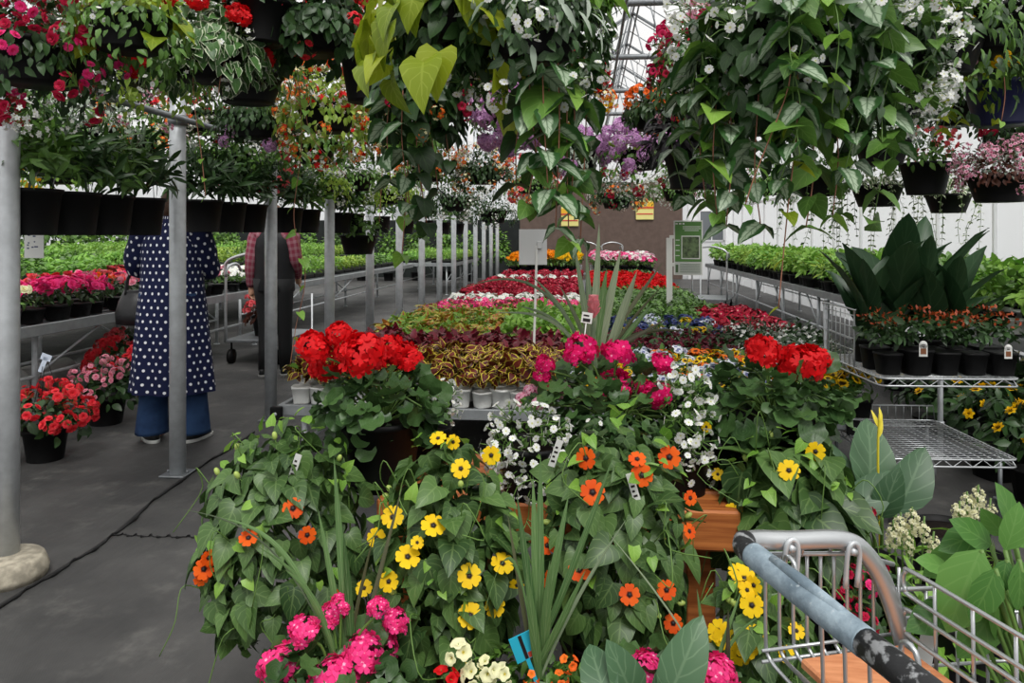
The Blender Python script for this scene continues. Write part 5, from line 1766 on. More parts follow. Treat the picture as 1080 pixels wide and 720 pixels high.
def body(root_loc, rz, H, pose, label):
    k = H / 1.7
    m = MB()
    J = {q: np.array(v) * k for q, v in pose.items()}
    m.loft([ring(np.array([0, 0, z]) * k, rx * k, ry * k, 20) for z, rx, ry in ((.82, .10, .08), (.9, .155, .105), (1.0, .14, .1), (1.1, .125, .09), (1.25, .145, .1), (1.38, .15, .09), (1.45, .09, .065), (1.49, .055, .055))])
    m.tube([J['neck'], J['head'] - np.array([0, .0, .06])], .052 * k, 12)
    hd = J['head']
    fd = nrm(J['look'])
    sd = nrm(np.cross(fd, UP))
    R = np.stack([sd, fd, np.cross(sd, fd)], -1)
    m.scatter(BALLF, hd[None], R[None], np.array([[.075, .095, .115]]) * k)
    m.scatter(BALL, (hd - UP * .055 * k + fd * .03)[None], R[None], np.array([[.055, .065, .06]]) * k)      # jaw
    m.scatter(BALL, (hd + fd * .098 * k - UP * .012 * k)[None], R[None], np.array([[.014, .02, .026]]) * k)  # nose
    for q in (-1, 1): m.scatter(BALL, (hd + sd * q * .076 * k - UP * .01)[None], R[None], np.array([[.012, .02, .032]]) * k)
    m.scatter(BALL, (hd + fd * .088 * k - UP * .055 * k)[None], R[None], np.array([[.024, .012, .009]]) * k)  # lips
    for q in 'LR':
        m.tube([J['hip' + q], J['knee' + q], J['ank' + q]], [.085 * k, .058 * k, .04 * k], 12)
        m.tube([J['ank' + q], J['ank' + q] + np.array([0, .03, -.035]), J['ank' + q] + np.array([0, .14, -.05])], [.04, .04, .03], 10)
        m.tube([J['sho' + q] * [.6, 1, 1], J['sho' + q], J['elb' + q], J['wri' + q]], [.05 * k, .052 * k, .04 * k, .027 * k], 12)
        hand(m, J['wri' + q], J['hdir' + q], J['hside' + q])
    o = m.obj('person', SKIN, None, True, root_loc)
    o.rotation_euler = (0, 0, rz)
    md = o.modifiers.new('remesh', 'REMESH'); md.mode = 'VOXEL'; md.voxel_size = .0075; md.use_smooth_shade = True
    sm = o.modifiers.new('smooth', 'SMOOTH'); sm.factor = .5; sm.iterations = 3
    tag(o, label, 'person')
    e = MB()
    for q in (-1, 1): e.scatter(BALL, (hd + fd * .085 * k + sd * q * .031 * k + UP * .012 * k)[None], R[None], np.array([[.012, .01, .008]]) * k)
    e.obj('eye', plain('eye_dark', '#2a211c', .3), o)
    return o, J, R


def shoe(par, a, dirn, mats, nm='shoe'):
    d = nrm(np.array(dirn) * [1, 1, 0]); s = np.cross(d, UP)
    m = MB()
    for lo, hi, mi, g in ((0, .022, 1, 1.06), (.02, .075, 0, 1.0)):
        rings = []
        for i in range(4):
            z = lo + (hi - lo) * i / 3
            w = np.arange(22) * 2 * PI / 22
            sh = 1 - (.35 * max(0, (z - .03) / .06))
            L = np.where(np.cos(w) > 0, .165 * (1 - (.55 * max(0, (z - .03) / .05))), .085)
            rings.append(np.array([a[0], a[1], 0]) + np.outer(np.cos(w) * L * g, d) + np.outer(np.sin(w) * .047 * g * sh, s) + UP * z)
        m.loft(rings, mi)
    return m.obj(nm, mats, par)


# woman in the polka-dot coat, seen from behind, forearms forward
wp = on_z(181, 465, 0)
POSE = dict(neck=(0, .02, 1.45), head=(.0, .06, 1.6), look=(-.15, 1, -.35), hipL=(-.095, 0, .9), kneeL=(-.125, .02, .48), ankL=(-.135, .0, .08), hipR=(.095, 0, .9), kneeR=(.13, .03, .48), ankR=(.14, .03, .08),
            shoL=(-.185, .0, 1.41), elbL=(-.27, .06, 1.17), wriL=(-.16, .27, 1.25), hdirL=(.3, .9, .2), hsideL=(.5, -.1, .8), shoR=(.185, 0, 1.41), elbR=(.205, .1, 1.16), wriR=(.12, .28, 1.22), hdirR=(-.3, .9, .2), hsideR=(-.5, -.1, .8))
wo, J, R = body(wp, .06, 1.72, POSE, 'person seen from behind in a navy polka-dot coat and flared jeans')
K = 1.72 / 1.7
m = MB()
prof = ((.345, .285, .2, .055), (.45, .272, .192, .05), (.6, .258, .182, .042), (.75, .245, .175, .034), (.9, .232, .165, .026), (1.05, .215, .15, .018), (1.18, .21, .143, .012), (1.3, .212, .14, .008), (1.38, .205, .13, .0), (1.43, .175, .112, 0), (1.465, .12, .09, 0), (1.49, .078, .075, 0), (1.53, .07, .07, 0), (1.53, .06, .06, 0))
m.loft([ring((0, .01, z), rx, ry, 72, fo, 9, z) for z, rx, ry, fo in prof], 0, False)
for q in 'LR': m.loft(sleeve([J['sho' + q] * [.62, 1, 1] - [0, 0, .01], J['sho' + q] * [.95, 1, 1], J['elb' + q], J['wri' + q] - (J['wri' + q] - J['elb' + q]) * .04], [.085, .092, .078, .052], 22, 22), 0)
m.obj('coat', POLKA, wo)
m = MB()
for q in 'LR':
    h, kn, an = J['hip' + q], J['knee' + q], J['ank' + q]
    m.loft([ring(c, rx, ry, 24, fo, 4) for c, rx, ry, fo in ((h + UP * .1, .115, .12, 0), (h - UP * .05, .105, .115, 0), ((h + kn) / 2, .092, .1, .01), (kn, .082, .088, .015), ((kn + an) / 2, .09, .098, .02), (an + UP * .0, .104, .112, .025), (an - UP * .022, .106, .115, .025))])
m.obj('jeans', DENIM, wo)
for q in 'LR': shoe(wo, J['ank' + q], (-.75 if q == 'L' else .25, .8, 0), [plain('black_shoe', '#17181a', .5), WHITEP])
HAIRM = plain('brown_hair', '#4a3324', .6, 0, .4, .35, 90, .4)
m = MB()
hd = J['head']
m.scatter(BALLF, (hd + np.array([0, -.02, .012]))[None], R[None], np.array([[.088, .098, .12]]))
m.loft([ring((hd[0], hd[1] - .05 + .01 * i, hd[2] - .02 - .045 * i), .078 - .006 * i, .05 - .003 * i, 24, .03, 9, i) for i in range(5)])
m.obj('hair', HAIRM, wo)
# handbag on her left forearm
m = MB()
hb = np.array(wp) + np.array([-.285, .06, 0])
t = thing('handbag', 'black soft handbag hanging at the left side of the polka-dot coat', 'handbag', (hb[0], hb[1], .78), None, .35)
m.loft([ring((.0, 0, z), rx, ry, 28, .03, 4, z * 9) for z, rx, ry in ((0, .1, .06), (.01, .135, .08), (.08, .14, .085), (.16, .12, .07), (.22, .095, .04), (.24, .085, .022))])
m.obj('body', plain('black_leather', '#17171a', .42, 0, .5, .3, 30, .3), t)
m = MB()
for y in (-.03, .03): m.tube(smooth_path([(-.07, y, .21), (-.06, y * .7, .32), (0, y * .3, .4), (.06, y * .7, .32), (.07, y, .21)], 20), .007, 8)
m.obj('strap', plain('black_leather', '#17171a'), t)

# person in the dark vest
vp = on_z(289, 396, 0)
POSE2 = dict(POSE, look=(.1, 1, -.1), head=(.0, .03, 1.6), elbL=(-.235, -.01, 1.14), wriL=(-.265, .05, .9), hdirL=(0, .15, -1), hsideL=(.3, 1, .1), elbR=(.215, .03, 1.14), wriR=(.16, .22, 1.0), hdirR=(0, .3, -1), hsideR=(-.3, 1, .1),
             kneeL=(-.1, .03, .48), ankL=(-.09, -.02, .08), kneeR=(.1, .03, .48), ankR=(.1, .06, .08))
vo, J, R = body(vp, 0, 1.68, POSE2, 'person seen from behind in a dark vest and pink plaid shirt')
m = MB()
for q in 'LR': m.loft(sleeve([J['sho' + q] * [.62, 1, 1] - [0, 0, .01], J['sho' + q] * [.97, 1, 1], J['elb' + q], J['wri' + q]], [.08, .082, .062, .042], 20, 20))
m.loft([ring((0, .01, z), .068, .068, 24) for z in (1.43, 1.5)], 0, False)
m.obj('shirt', PLAID, vo)
m = MB(); m.loft([ring((0, .01, z), rx, ry, 48, fo, 5, z * 4) for z, rx, ry, fo in ((.84, .2, .14, .01), (.86, .205, .145, .012), (1.0, .2, .14, .012), (1.15, .198, .136, .008), (1.28, .205, .138, .004), (1.37, .198, .124, 0), (1.42, .165, .105, 0), (1.455, .1, .082, 0), (1.475, .08, .075, 0))])
for z in (.93, 1.02, 1.11, 1.2): pass
m.obj('vest', plain('dark_vest', '#17181b', .6, 0, .3, .2, 12, .2), vo)
m = MB()
for q in 'LR':
    h, kn, an = J['hip' + q], J['knee' + q], J['ank' + q]
    m.loft([ring(c, rx, ry, 24, fo, 4) for c, rx, ry, fo in ((h + UP * .08, .115, .12, 0), (h - UP * .06, .1, .11, 0), ((h + kn) / 2, .085, .095, .01), (kn, .07, .075, .012), ((kn + an) / 2, .064, .07, .015), (an - UP * .02, .06, .072, .02))])
m.obj('trousers', plain('black_trousers', '#131416', .8), vo)
for q in 'LR': shoe(vo, J['ank' + q], (0, 1, 0), [plain('black_shoe', '#17181a'), plain('grey_sole', '#9a9a98', .6)])
m = MB(); hd = J['head']
m.scatter(BALLF, (hd + np.array([0, -.018, .012]))[None], R[None], np.array([[.088, .098, .118]]))
m.loft([ring((hd[0] + .015 * i / 3, hd[1] - .055, hd[2] - .02 - .05 * i), .08 - .006 * i, .045, 24, .04, 9, i) for i in range(6)])
m.obj('hair', plain('auburn_hair', '#5a3a26', .6, 0, .4, .35, 90, .4), vo)
hoop_cart((-3.6, 8.1, 0), 'nursery cart beside the person in the dark vest', .0)

# ------------------------------------------------------------------ hanging baskets
def basket(label, px, py, t, r, spec, hang=2.86, potmat=None, ph=None, pot_taper=.72, wires=True, cat='hanging basket', name='hanging_basket', group=None, vines=(), sq=None, snap=None):
    c = at(px, py, t) if snap is None else CAM + ray(px, py) * ((snap) / ray(px, py)[0])
    h = ph or r * .85
    root = thing(name, label, cat, c - UP * h, group)
    pot(root, r, h, potmat, pot_taper, sq)
    if wires:
        m = MB()
        top = min(hang - (c[2] - h), h + .42)
        for k in range(3):
            a = 2.09 * k + .7
            m.tube([(r * math.cos(a), r * math.sin(a), h - .005), (r * .35 * math.cos(a), r * .35 * math.sin(a), h + (top - h) * .7), (0, 0, top)], .0018, 5)
        if hang - (c[2] - h) > top: m.tube([(0, 0, top), (0, 0, hang - c[2] + h)], .0022, 5)
        g = hang - c[2] + h
        m.tube(smooth_path([(0, 0, g - .03), (.022, 0, g), (0, 0, g + .024), (-.02, 0, g + .006)], 12), .0022, 5)
        m.obj('hanger', BLACKP, root)
    fm, mats = MB(), []
    for s in spec:
        if s[0] == 'm':
            _, tp, mat, n, rx, rz, size, droop = s
            if mat not in mats: mats.append(mat)
            cloud(fm, tp, n, (0, 0, h + rz * .25), (rx, rx, rz), size, mats.index(mat), droop, (.4, 1.0), -.45, 1, .7)
        elif s[0] == 's':
            _, tp, mat, n, r0, trail, size = s
            if mat not in mats: mats.append(mat)
            skirt(fm, tp, n, (0, 0, h + .02), r0, trail, size, mats.index(mat))
        elif s[0] == 'v':
            _, tp, mat, n, trail, size, step = s
            for x in (mat, STEMG):
                if x not in mats: mats.append(x)
            for k in range(n):
                w = 2 * PI * (k + RNG.random()) / n
                o = np.array([math.cos(w), math.sin(w), 0])
                L = trail * RNG.uniform(.55, 1.05)
                a = np.array([0, 0, h]) + o * r * .8
                vine(fm, [a, a + o * r * .5 + UP * .03, a + o * r * .7 - UP * L * .3 + rnd(1, .015)[0], a + o * r * .65 - UP * L * .65 + rnd(1, .02)[0], a + o * r * .6 - UP * L + rnd(1, .03)[0]], tp, size, mats.index(mat), mats.index(STEMG), step)
    fm.obj('foliage', mats, root)
    for s in spec:
        if s[0] != 'f': continue
        _, key, n, R_, zc, sc, low = s
        q = sph(n, -1 if low else -.15, .95)
        for d in q:
            if low: p = d * np.array([R_, R_, low]) + np.array([0, 0, zc])
            else: p = d * np.array([R_, R_, R_ * .75]) + np.array([0, 0, zc])
            place_flower(root, key, c - UP * 0 + p, d + UP * .25 - FW * .25, sc * RNG.uniform(.75, 1.15), 'flower_cluster')
    for i, (path, mat, tp, size, step, *rest) in enumerate(vines):
        m = MB()
        P = [at(x, y, tt) for x, y, tt in path]
        P = [q - (c - UP * h) for q in P]
        vine(m, P, tp, size, 0, 1, step, .0018, len(rest) > 0, .5)
        m.obj('trailing_vine', [mat, STEMB], root)
    return root


def S_mixed(fk, R, leafm=L_MID, n=30, sc=1.0, trail=.22, tp=OVALS, lsize=(.03, .055), fk2=None, dens=1.0):
    sp = [('m', tp, leafm, int(340 * dens), R * .95, R * .75, lsize, .4), ('s', tp, leafm, int(420 * dens), R * .82, trail, lsize), ('f', fk, n, R * 1.08, R * .1, sc, 0), ('f', fk, n // 2, R * 1.12, -trail * .4, sc, trail * .7)]
    if fk2: sp += [('f', fk2, n // 2, R * 1.03, R * .1, sc, 0), ('f', fk2, n // 2, R * 1.03, -trail * .5, sc, trail * .7)]
    return sp


ROUNDV = [((0, 0), L_LIGHT)]
def dangling(pts, t, mat=L_LIGHT, size=(.03, .05), step=.07):
    return ([(x, y, t) for x, y in pts], mat, HEARTS, size, step)


# upper left
basket('basket of crimson-pink double flowers and white trailers at the top left corner', 42, 48, 2.7, .17, S_mixed('beg_crimson', .23, L_DARK, 36, .8, .26, fk2='white_small') + [('f', 'beg_magenta', 24, .26, .06, .75, 0), ('f', 'beg_magenta', 10, .27, -.08, .7, .1)])
basket('basket of big lime-yellow heart leaves at the top left', 136, 18, 2.6, .14, [('m', POTATO, L_LIME, 20, .15, .16, (.08, .12), .8), ('s', POTATO, L_LIME, 9, .14, .12, (.09, .13)), ('m', OVALS, L_YELG, 260, .18, .14, (.025, .045), .4), ('s', OVALS, L_MID, 420, .16, .28, (.025, .045)), ('f', 'bacopa', 8, .2, -.1, 1.1, .16)])
basket('basket of fine green trailers beside the lime heart leaves', 160, 60, 3.5, .16, S_mixed('beg_magenta', .24, L_YELG, 10, .7, .28, fk2='pinkwhite_small'))
basket('basket with red geraniums and white-edged leaves left of the first black pot', 215, 48, 3.1, .17, S_mixed('ger_red', .24, L_VARI, 8, .9, .2, HEARTS, (.04, .065), 'white_small'), vines=[dangling([(203, 60, ), (205, 110), (212, 160), (217, 208)], 2.95), dangling([(240, 55), (233, 80), (230, 102)], 2.95)])
basket('bare-sided black pot hanging at the top left with ferny green above', 275, 4, 3.1, .13, [('m', OVALS, L_DARK, 260, .22, .16, (.04, .06), .2)], ph=.17)
basket('basket of fine grey-green foliage under the bare black pot', 262, 78, 3.7, .17, [('m', LANCE, L_MID, 300, .26, .14, (.04, .07), .3), ('s', LANCE, L_MID, 240, .24, .16, (.04, .06)), ('f', 'pet_red', 3, .22, .06, .6, 0)])
basket('basket of dark leaves with scarlet flowers right of the bare black pot', 330, 22, 3.3, .17, S_mixed('beg_red', .25, L_DARK, 9, .8, .2, OVAL, (.05, .08)))
basket('big black pot with a yellow-orange leafy plant and red flowers', 392, 48, 3.4, .15, [('m', COLT, L_COLG, 30, .14, .16, (.06, .1), .2), ('m', OVALS, L_DARK, 120, .18, .1, (.04, .06), .3), ('f', 'beg_red', 4, .16, .12, .8, 0)], ph=.26)
basket('basket of orange, red and white small flowers with hanging strings of round leaves', 345, 112, 4.2, .17, S_mixed('mix_orange', .26, L_YELG, 26, .9, .28, fk2='mix_red'), vines=[dangling([(320, 95), (327, 140), (350, 170), (365, 185)], 3.9), dangling([(313, 60), (318, 150), (310, 230), (322, 290), (312, 345), (306, 385)], 3.6, L_LIGHT, (.05, .08), .12)])
basket('dark basket of lilac and deep green behind the strings of leaves', 272, 120, 4.4, .17, S_mixed('lavender_ball', .22, L_DARK, 7, .6, .2))
basket('basket of peach and white small flowers with dangling stems', 425, 138, 4.6, .17, S_mixed('mix_orange', .24, L_MID, 22, .8, .22, fk2='bacopa'), vines=[dangling([(412, 60), (408, 100), (405, 150), (400, 235)], 4.2), dangling([(425, 70), (428, 120), (430, 190)], 4.2)])
LL = [(35, 128, 4.3, 'white_small', L_MID, 'basket of white flowers behind the row of pots, nearest the left edge'), (95, 135, 4.6, 'white_small', L_GREY, 'basket of white flowers and grey leaves behind the rail'),
      (150, 140, 4.9, 'mix_orange', L_MID, 'basket of orange and white flowers behind the rail'), (240, 160, 5.2, 'white_small', L_MID, 'basket of white flowers right of the second post'), (60, 175, 6.0, 'beg_yellow', L_LIGHT, 'basket of yellow flowers far behind the row of pots'),
      (268, 172, 5.6, 'beg_coral', L_DARK, 'basket of coral flowers beside the third post'), (210, 120, 5.4, 'beg_red', L_DARK, 'dark basket with red flowers behind the second post'), (120, 95, 5.6, 'pinkwhite_small', L_DARK, 'dark basket of pale pink flowers under the lime leaves'),
      (20, 100, 5.0, 'white_small', L_DARK, 'dark basket of white flowers at the left edge above the rail'), (300, 185, 6.2, 'white_small', L_MID, 'basket of white flowers between the third and fourth posts'), (335, 190, 6.6, 'white_small', L_YELG, 'basket of white flowers and pale leaves by the fourth post'),
      (375, 185, 7.0, 'white_small', L_MID, 'basket of white flowers right of the fourth post'), (415, 200, 7.6, 'white_small', L_YELG, 'basket of white flowers by the fifth post'), (450, 175, 7.0, 'mix_orange', L_MID, 'basket of orange flowers behind the dangling stems'),
      (180, 70, 5.8, 'beg_magenta', L_DARK, 'far basket with magenta flowers above the second post'), (310, 60, 5.6, 'beg_red', L_DARK, 'far basket with red flowers between the upper black pots'), (240, 30, 5.0, 'white_small', L_DARK, 'far dark basket behind the bare black pot'), (90, 30, 5.0, 'beg_red', L_DARK, 'far dark basket behind the lime leaves'),
      (360, 30, 5.4, 'pet_red', L_DARK, 'far dark basket behind the yellow-orange plant'), (430, 60, 6.0, 'pet_red', L_DARK, 'far dark basket behind the lime heart leaves of the middle'), (470, 110, 6.6, 'beg_crimson', L_DARK, 'far basket of crimson flowers left of the lavender ball'),
      (330, 150, 5.2, 'mix_red', L_MID, 'basket of red and white flowers over the fourth post'), (385, 120, 5.6, 'mix_orange', L_DARK, 'basket of orange flowers over the fifth post')]
for px, py, t_, fk, lm, lab in LL:
    basket(lab, px, py, t_, .17, S_mixed(fk, .27, lm, 18, .85, .22, dens=.8), 3.0)

# pots standing in a row on the rail hangers, left of the aisle posts
def rail_pot(label, y, group=None, r=.125, h=.2, lm=L_MID, bush=True, z=1.62, x=PX - .0):
    root = thing('hanging_pot', label, 'hanging pot', (x - .02, y, z - h), None)
    pot(root, r, h, None, .8)
    m = MB()
    cloud(m, LANCE, 240, (0, 0, h + .13), (.2, .17, .24), (.08, .13), 0, -.1, (.2, 1), -.4, 1, .5)
    m.obj('foliage', lm, root)
    m = MB()
    for k in range(2):
        s = -1 if k else 1
        m.tube([(0, s * r, h), (.02, s * r * .5, h + .3), (.06, 0, RZ - z + h + .02)], .002, 5)
    m.tube(smooth_path([(.06, 0, RZ - z + h - .03), (.05, 0, RZ - z + h + .03), (.085, 0, RZ - z + h + .045), (.11, 0, RZ - z + h + .01)], 10), .003, 5)
    m.obj('hanger', BLACKP, root)


for i, (y, lab) in enumerate(((2.98, 'first'), (3.24, 'second'), (3.5, 'third'), (3.78, 'fourth'))):
    rail_pot(lab + ' black pot of leafy lilies on the rail from the left edge', y, lm=(L_MID, L_DARK)[i % 2], z=1.6)
for i, (y, lab) in enumerate(((4.42, 'first'), (4.75, 'second'), (5.08, 'third'))):
    rail_pot(lab + ' black pot on the rail right of the post before the polka-dot coat', y, lm=L_DARK, z=1.62)
for i, (y, lab) in enumerate(((5.75, 'first'), (6.15, 'second'), (7.0, 'third'), (7.4, 'fourth'), (8.4, 'fifth'), (9.6, 'sixth'), (10.8, 'seventh'), (12.2, 'eighth'), (13.6, 'ninth'))):
    rail_pot(lab + ' black pot on the rail beyond the post before the dark vest', y, lm=(L_DARK, L_MID)[i % 2], z=1.62)
basket('small black pot of greenery hanging low between the fourth and fifth posts', 378, 248, 7.6, .19, [('m', OVALS, L_MID, 200, .28, .2, (.05, .08), .2)], 2.86, ph=.19, snap=-2.3)
# tall card hung from the pots
p = at(36, 256, 3.4)
t = thing('price_card', 'white price card with handwriting hanging under the first black pots', 'card', p)
q = MB(); q.box((-.048, -.001, -.07), (.048, .001, .055), 0, 0); q.add([(.0, -.001, .055), (.048, -.001, .055), (.03, -.001, .09), (.0, .001, .055), (.048, .001, .055), (.03, .001, .09)], [(0, 1, 2), (5, 4, 3)], 0)
q.obj('card', WHITEP, t)
q = MB()
for x0, x1, z in ((-.03, -.02, .035), (-.005, .008, .03), (-.034, -.026, -.01), (-.034, -.024, -.025), (-.012, -.002, -.02), (.002, .02, -.018), (-.03, -.022, .0), (.0, .006, .005)): q.box((x0, -.0022, z - .003), (x1, -.0012, z + .003), 0, 0)
q.obj('handwriting', plain('ink_blue', '#3a4468', .6), t)
q = MB(); q.tube([(.03, 0, .085), (.03, 0, .12), (.05, .05, .2)], .0012, 5); q.obj('string', STRING, t)

# centre: lime hearts, white bacopa over patterned leaves
def trail(pts, t, mat, size=(.085, .125), step=.07, tp=LAM):
    return ([(x, y, t) for x, y in pts], mat, tp, size, step, True)


basket('basket of large lime heart leaves at the top, left of the centre', 466, 2, 2.0, .13, [('m', POTATO, L_LIME, 40, .16, .14, (.08, .12), .8), ('s', POTATO, L_LIME, 46, .165, .3, (.08, .125)), ('m', OVAL, L_DARK, 200, .12, .1, (.04, .07), .4), ('s', OVAL, L_DARK, 200, .095, .2, (.05, .08))])
basket('basket of long dark trailing nettle leaves hanging below the lime hearts', 440, 92, 2.55, .12, [('m', OVAL, L_DARK, 220, .14, .11, (.05, .08), .6), ('s', OVAL, L_DARK, 240, .12, .18, (.05, .08)), ('f', 'pet_crim', 4, .2, -.04, .6, .1), ('f', 'mix_orange', 4, .2, -.15, .5, .1)],
       vines=[trail([(412, 95), (408, 140), (412, 190)], 2.45, L_SILV), trail([(425, 95), (424, 150), (432, 215)], 2.4, L_SILV), trail([(438, 95), (440, 160), (450, 235)], 2.4, L_DARK), trail([(450, 95), (456, 150), (462, 200)], 2.45, L_DARK), trail([(432, 100), (430, 180), (424, 268)], 2.5, L_LIGHT, (.07, .1), .09, HEARTS), trail([(462, 95), (470, 140), (474, 170)], 2.5, L_DARK), trail([(444, 100), (446, 170), (440, 246)], 2.45, L_MID, (.07, .1), .08)])
basket('big basket of white bacopa and silver-patterned trailing leaves at the top centre', 558, 16, 2.0, .15, [('m', OVALS, L_MID, 400, .19, .18, (.03, .05), .5), ('s', OVALS, L_DARK, 520, .16, .26, (.03, .05)), ('m', LANCE, L_GREY, 60, .2, .18, (.06, .1), .0), ('s', LANCE, L_GREY, 40, .17, .18, (.06, .09)),
       ('f', 'bacopa', 26, .225, .06, 1.25, 0), ('f', 'bacopa', 50, .215, -.1, 1.25, .2)],
       vines=[trail([(556, 60), (560, 110), (566, 165)], 1.9, L_SILV), trail([(572, 70), (574, 130), (578, 200)], 1.86, L_SILV), trail([(588, 60), (590, 130), (586, 240)], 1.88, L_SILV), trail([(603, 60), (606, 130), (602, 225)], 1.92, L_MID), trail([(616, 60), (618, 130), (612, 252)], 1.95, L_SILV, (.07, .11)), trail([(580, 90), (566, 160), (556, 215)], 1.9, L_MID), trail([(598, 80), (598, 170), (600, 255)], 1.9, L_LIGHT, (.06, .09), .1, HEARTS), trail([(565, 90), (546, 140), (544, 195)], 1.95, L_DARK)])
basket('leafy green basket filling the space between the lime hearts and the white bacopa', 520, -8, 2.6, .14, [('m', LAM, L_MID, 60, .16, .14, (.06, .1), .7), ('s', POTATO, L_LIGHT, 8, .16, .2, (.07, .1)), ('s', OVAL, L_DARK, 380, .15, .26, (.05, .08))])
basket('basket of bright green leaves hanging right of the white bacopa', 608, -2, 2.4, .1, [('m', POTATO, L_LIGHT, 22, .1, .1, (.06, .09), .8), ('s', POTATO, L_LIGHT, 10, .09, .14, (.07, .1)), ('s', OVALS, L_MID, 160, .09, .2, (.03, .05))])
basket('lavender verbena ball behind the centre leaves', 538, 118, 6.0, .18, [('m', OVALS, L_MID, 200, .27, .2, (.04, .06), .4), ('s', OVALS, L_MID, 150, .25, .28, (.04, .06)), ('f', 'lavender_ball', 40, .29, .02, 1.15, 0), ('f', 'lavender_ball', 36, .29, -.1, 1.15, .2)])
basket('basket of fiery red and orange flowers left of the lavender ball', 497, 75, 5.2, .17, S_mixed('beg_red', .24, L_MID, 14, .9, .22, fk2='mix_orange'))
basket('basket of red petunias above yellow flowers beside the roof gap', 616, 78, 4.3, .12, S_mixed('pet_red', .12, L_DARK, 14, .75, .12) + [('f', 'mix_orange', 10, .16, -.14, .8, .1), ('f', 'beg_yellow', 8, .15, -.2, .6, .1)])
basket('basket of lavender flowers and silver leaves beside the roof gap', 612, 160, 6.5, .17, S_mixed('lavender_ball', .22, L_GREY, 18, .8, .24, fk2='white_small'))
basket('basket of coral, orange and white flowers low behind the centre leaves', 510, 178, 7.0, .17, S_mixed('mix_orange', .26, L_DARK, 20, 1.0, .22, fk2='white_small'))
basket('basket of white flowers between the centre leaves and the aisle posts', 480, 208, 9.0, .2, S_mixed('white_small', .34, L_DARK, 24, 1.1, .25))
basket('dark basket with a few white flowers over the far posts', 520, 222, 11.0, .22, S_mixed('white_small', .36, L_DARK, 14, 1.1, .25))
basket('basket of pink and orange flowers over the far middle of the house', 560, 190, 9.5, .2, S_mixed('beg_coral', .34, L_MID, 18, 1.1, .25, fk2='mix_orange'))

# right of the roof gap
basket('basket of crimson and pink petunias along the right of the roof gap', 738, 62, 3.1, .14, S_mixed('pet_pink', .19, L_MID, 22, .85, .24, fk2='pet_crim') + [('f', 'pet_crim', 10, .21, -.16, .85, .14), ('m', LANCE, L_GREY, 40, .19, .18, (.06, .1), .2)])
basket('basket of bright orange geraniums beside the roof gap', 690, 116, 4.4, .14, S_mixed('pet_orange', .17, L_DARK, 20, .9, .12))
basket('black-leaved plant in a black pot right of the roof gap', 728, 152, 3.3, .12, [('m', LANCE, L_BLACK, 300, .2, .15, (.06, .1), .2), ('s', LANCE, L_BLACK, 90, .16, .1, (.05, .09)), ('f', 'pet_pale', 5, .18, .12, .6, 0)], ph=.2)
basket('lavender and white flower basket below the orange geraniums', 672, 160, 6.2, .18, [('m', OVALS, L_YELG, 200, .27, .2, (.04, .06), .4), ('s', OVALS, L_MID, 150, .25, .3, (.04, .06)), ('f', 'lavender_ball', 34, .29, .04, 1.0, 0), ('f', 'lavender_ball', 16, .29, -.1, 1.0, .15), ('f', 'white_small', 16, .28, -.22, 1.0, .14), ('f', 'beg_crimson', 5, .28, -.2, .9, .14)])
basket('dark basket of white, red and orange flowers hanging before the brown wall', 650, 205, 9.0, .2, S_mixed('white_small', .32, L_DARK, 14, 1.0, .2, fk2='mix_orange') + [('f', 'beg_crimson', 5, .32, -.05, 1, .1)])
basket('basket of pale flowers over the green sign', 716, 196, 8.4, .2, S_mixed('white_small', .36, L_MID, 20, 1.0, .22))
basket('huge basket of patterned trailing leaves with two long runners right of centre', 830, 25, 2.1, .17, [('m', OVALS, L_MID, 380, .24, .2, (.03, .05), .5), ('m', LANCE, L_GREY, 70, .26, .2, (.06, .11), .1), ('s', OVAL, L_DARK, 520, .19, .42, (.045, .075)), ('v', LAM, L_SILV, 9, .5, (.085, .135), .08), ('v', HEARTS, L_MID, 8, .55, (.08, .12), .075),
       ('v', HEARTS, L_LIGHT, 4, .45, (.06, .09), .08), ('f', 'bacopa', 44, .31, -.02, 1.4, .24), ('f', 'pinkwhite_small', 16, .3, .1, 1.0, 0), ('f', 'white_small', 18, .31, .06, 1.0, .14)],
       vines=[trail([(742, 90), (738, 150), (744, 210)], 2.15, L_MID), trail([(768, 90), (772, 160), (766, 238)], 2.0, L_SILV), trail([(800, 100), (796, 180), (802, 236)], 1.95, L_SILV), trail([(856, 100), (858, 180), (850, 240)], 1.95, L_MID), trail([(880, 100), (884, 170), (878, 228)], 2.05, L_LIGHT, (.07, .1), .085, HEARTS), trail([(755, 110), (752, 170), (756, 226)], 2.0, L_LIGHT, (.06, .1), .085, HEARTS), ([(834, 50, 1.85), (832, 90, 1.85), (812, 145, 1.85), (796, 185, 1.85), (786, 216, 1.85)], L_LIGHT, HEARTS, (.035, .06), .075), ([(842, 60, 1.9), (840, 140, 1.9), (832, 210, 1.9), (826, 270, 1.9), (821, 325, 1.9)], L_LIME, HEARTS, (.05, .075), .1)])
basket('leafy dark basket left of the huge trailing basket', 784, 50, 2.6, .15, [('m', OVALS, L_DARK, 320, .19, .16, (.03, .05), .4), ('s', OVAL, L_DARK, 300, .16, .36, (.05, .08)), ('v', LAM, L_SILV, 6, .5, (.08, .12), .075), ('f', 'bacopa', 26, .24, -.05, 1.2, .2), ('f', 'pet_pink', 4, .22, .1, .7, 0)])
basket('basket of white flowers and dark trailing vines right of the huge basket', 905, 35, 2.5, .18, [('m', OVALS, L_DARK, 260, .25, .2, (.03, .06), .4), ('s', OVALS, L_DARK, 420, .2, .2, (.03, .06)), ('v', HEARTS, L_MID, 3, .4, (.06, .09), .06), ('f', 'white_small', 26, .32, .06, 1.2, 0), ('f', 'white_small', 34, .31, -.1, 1.1, .22)])
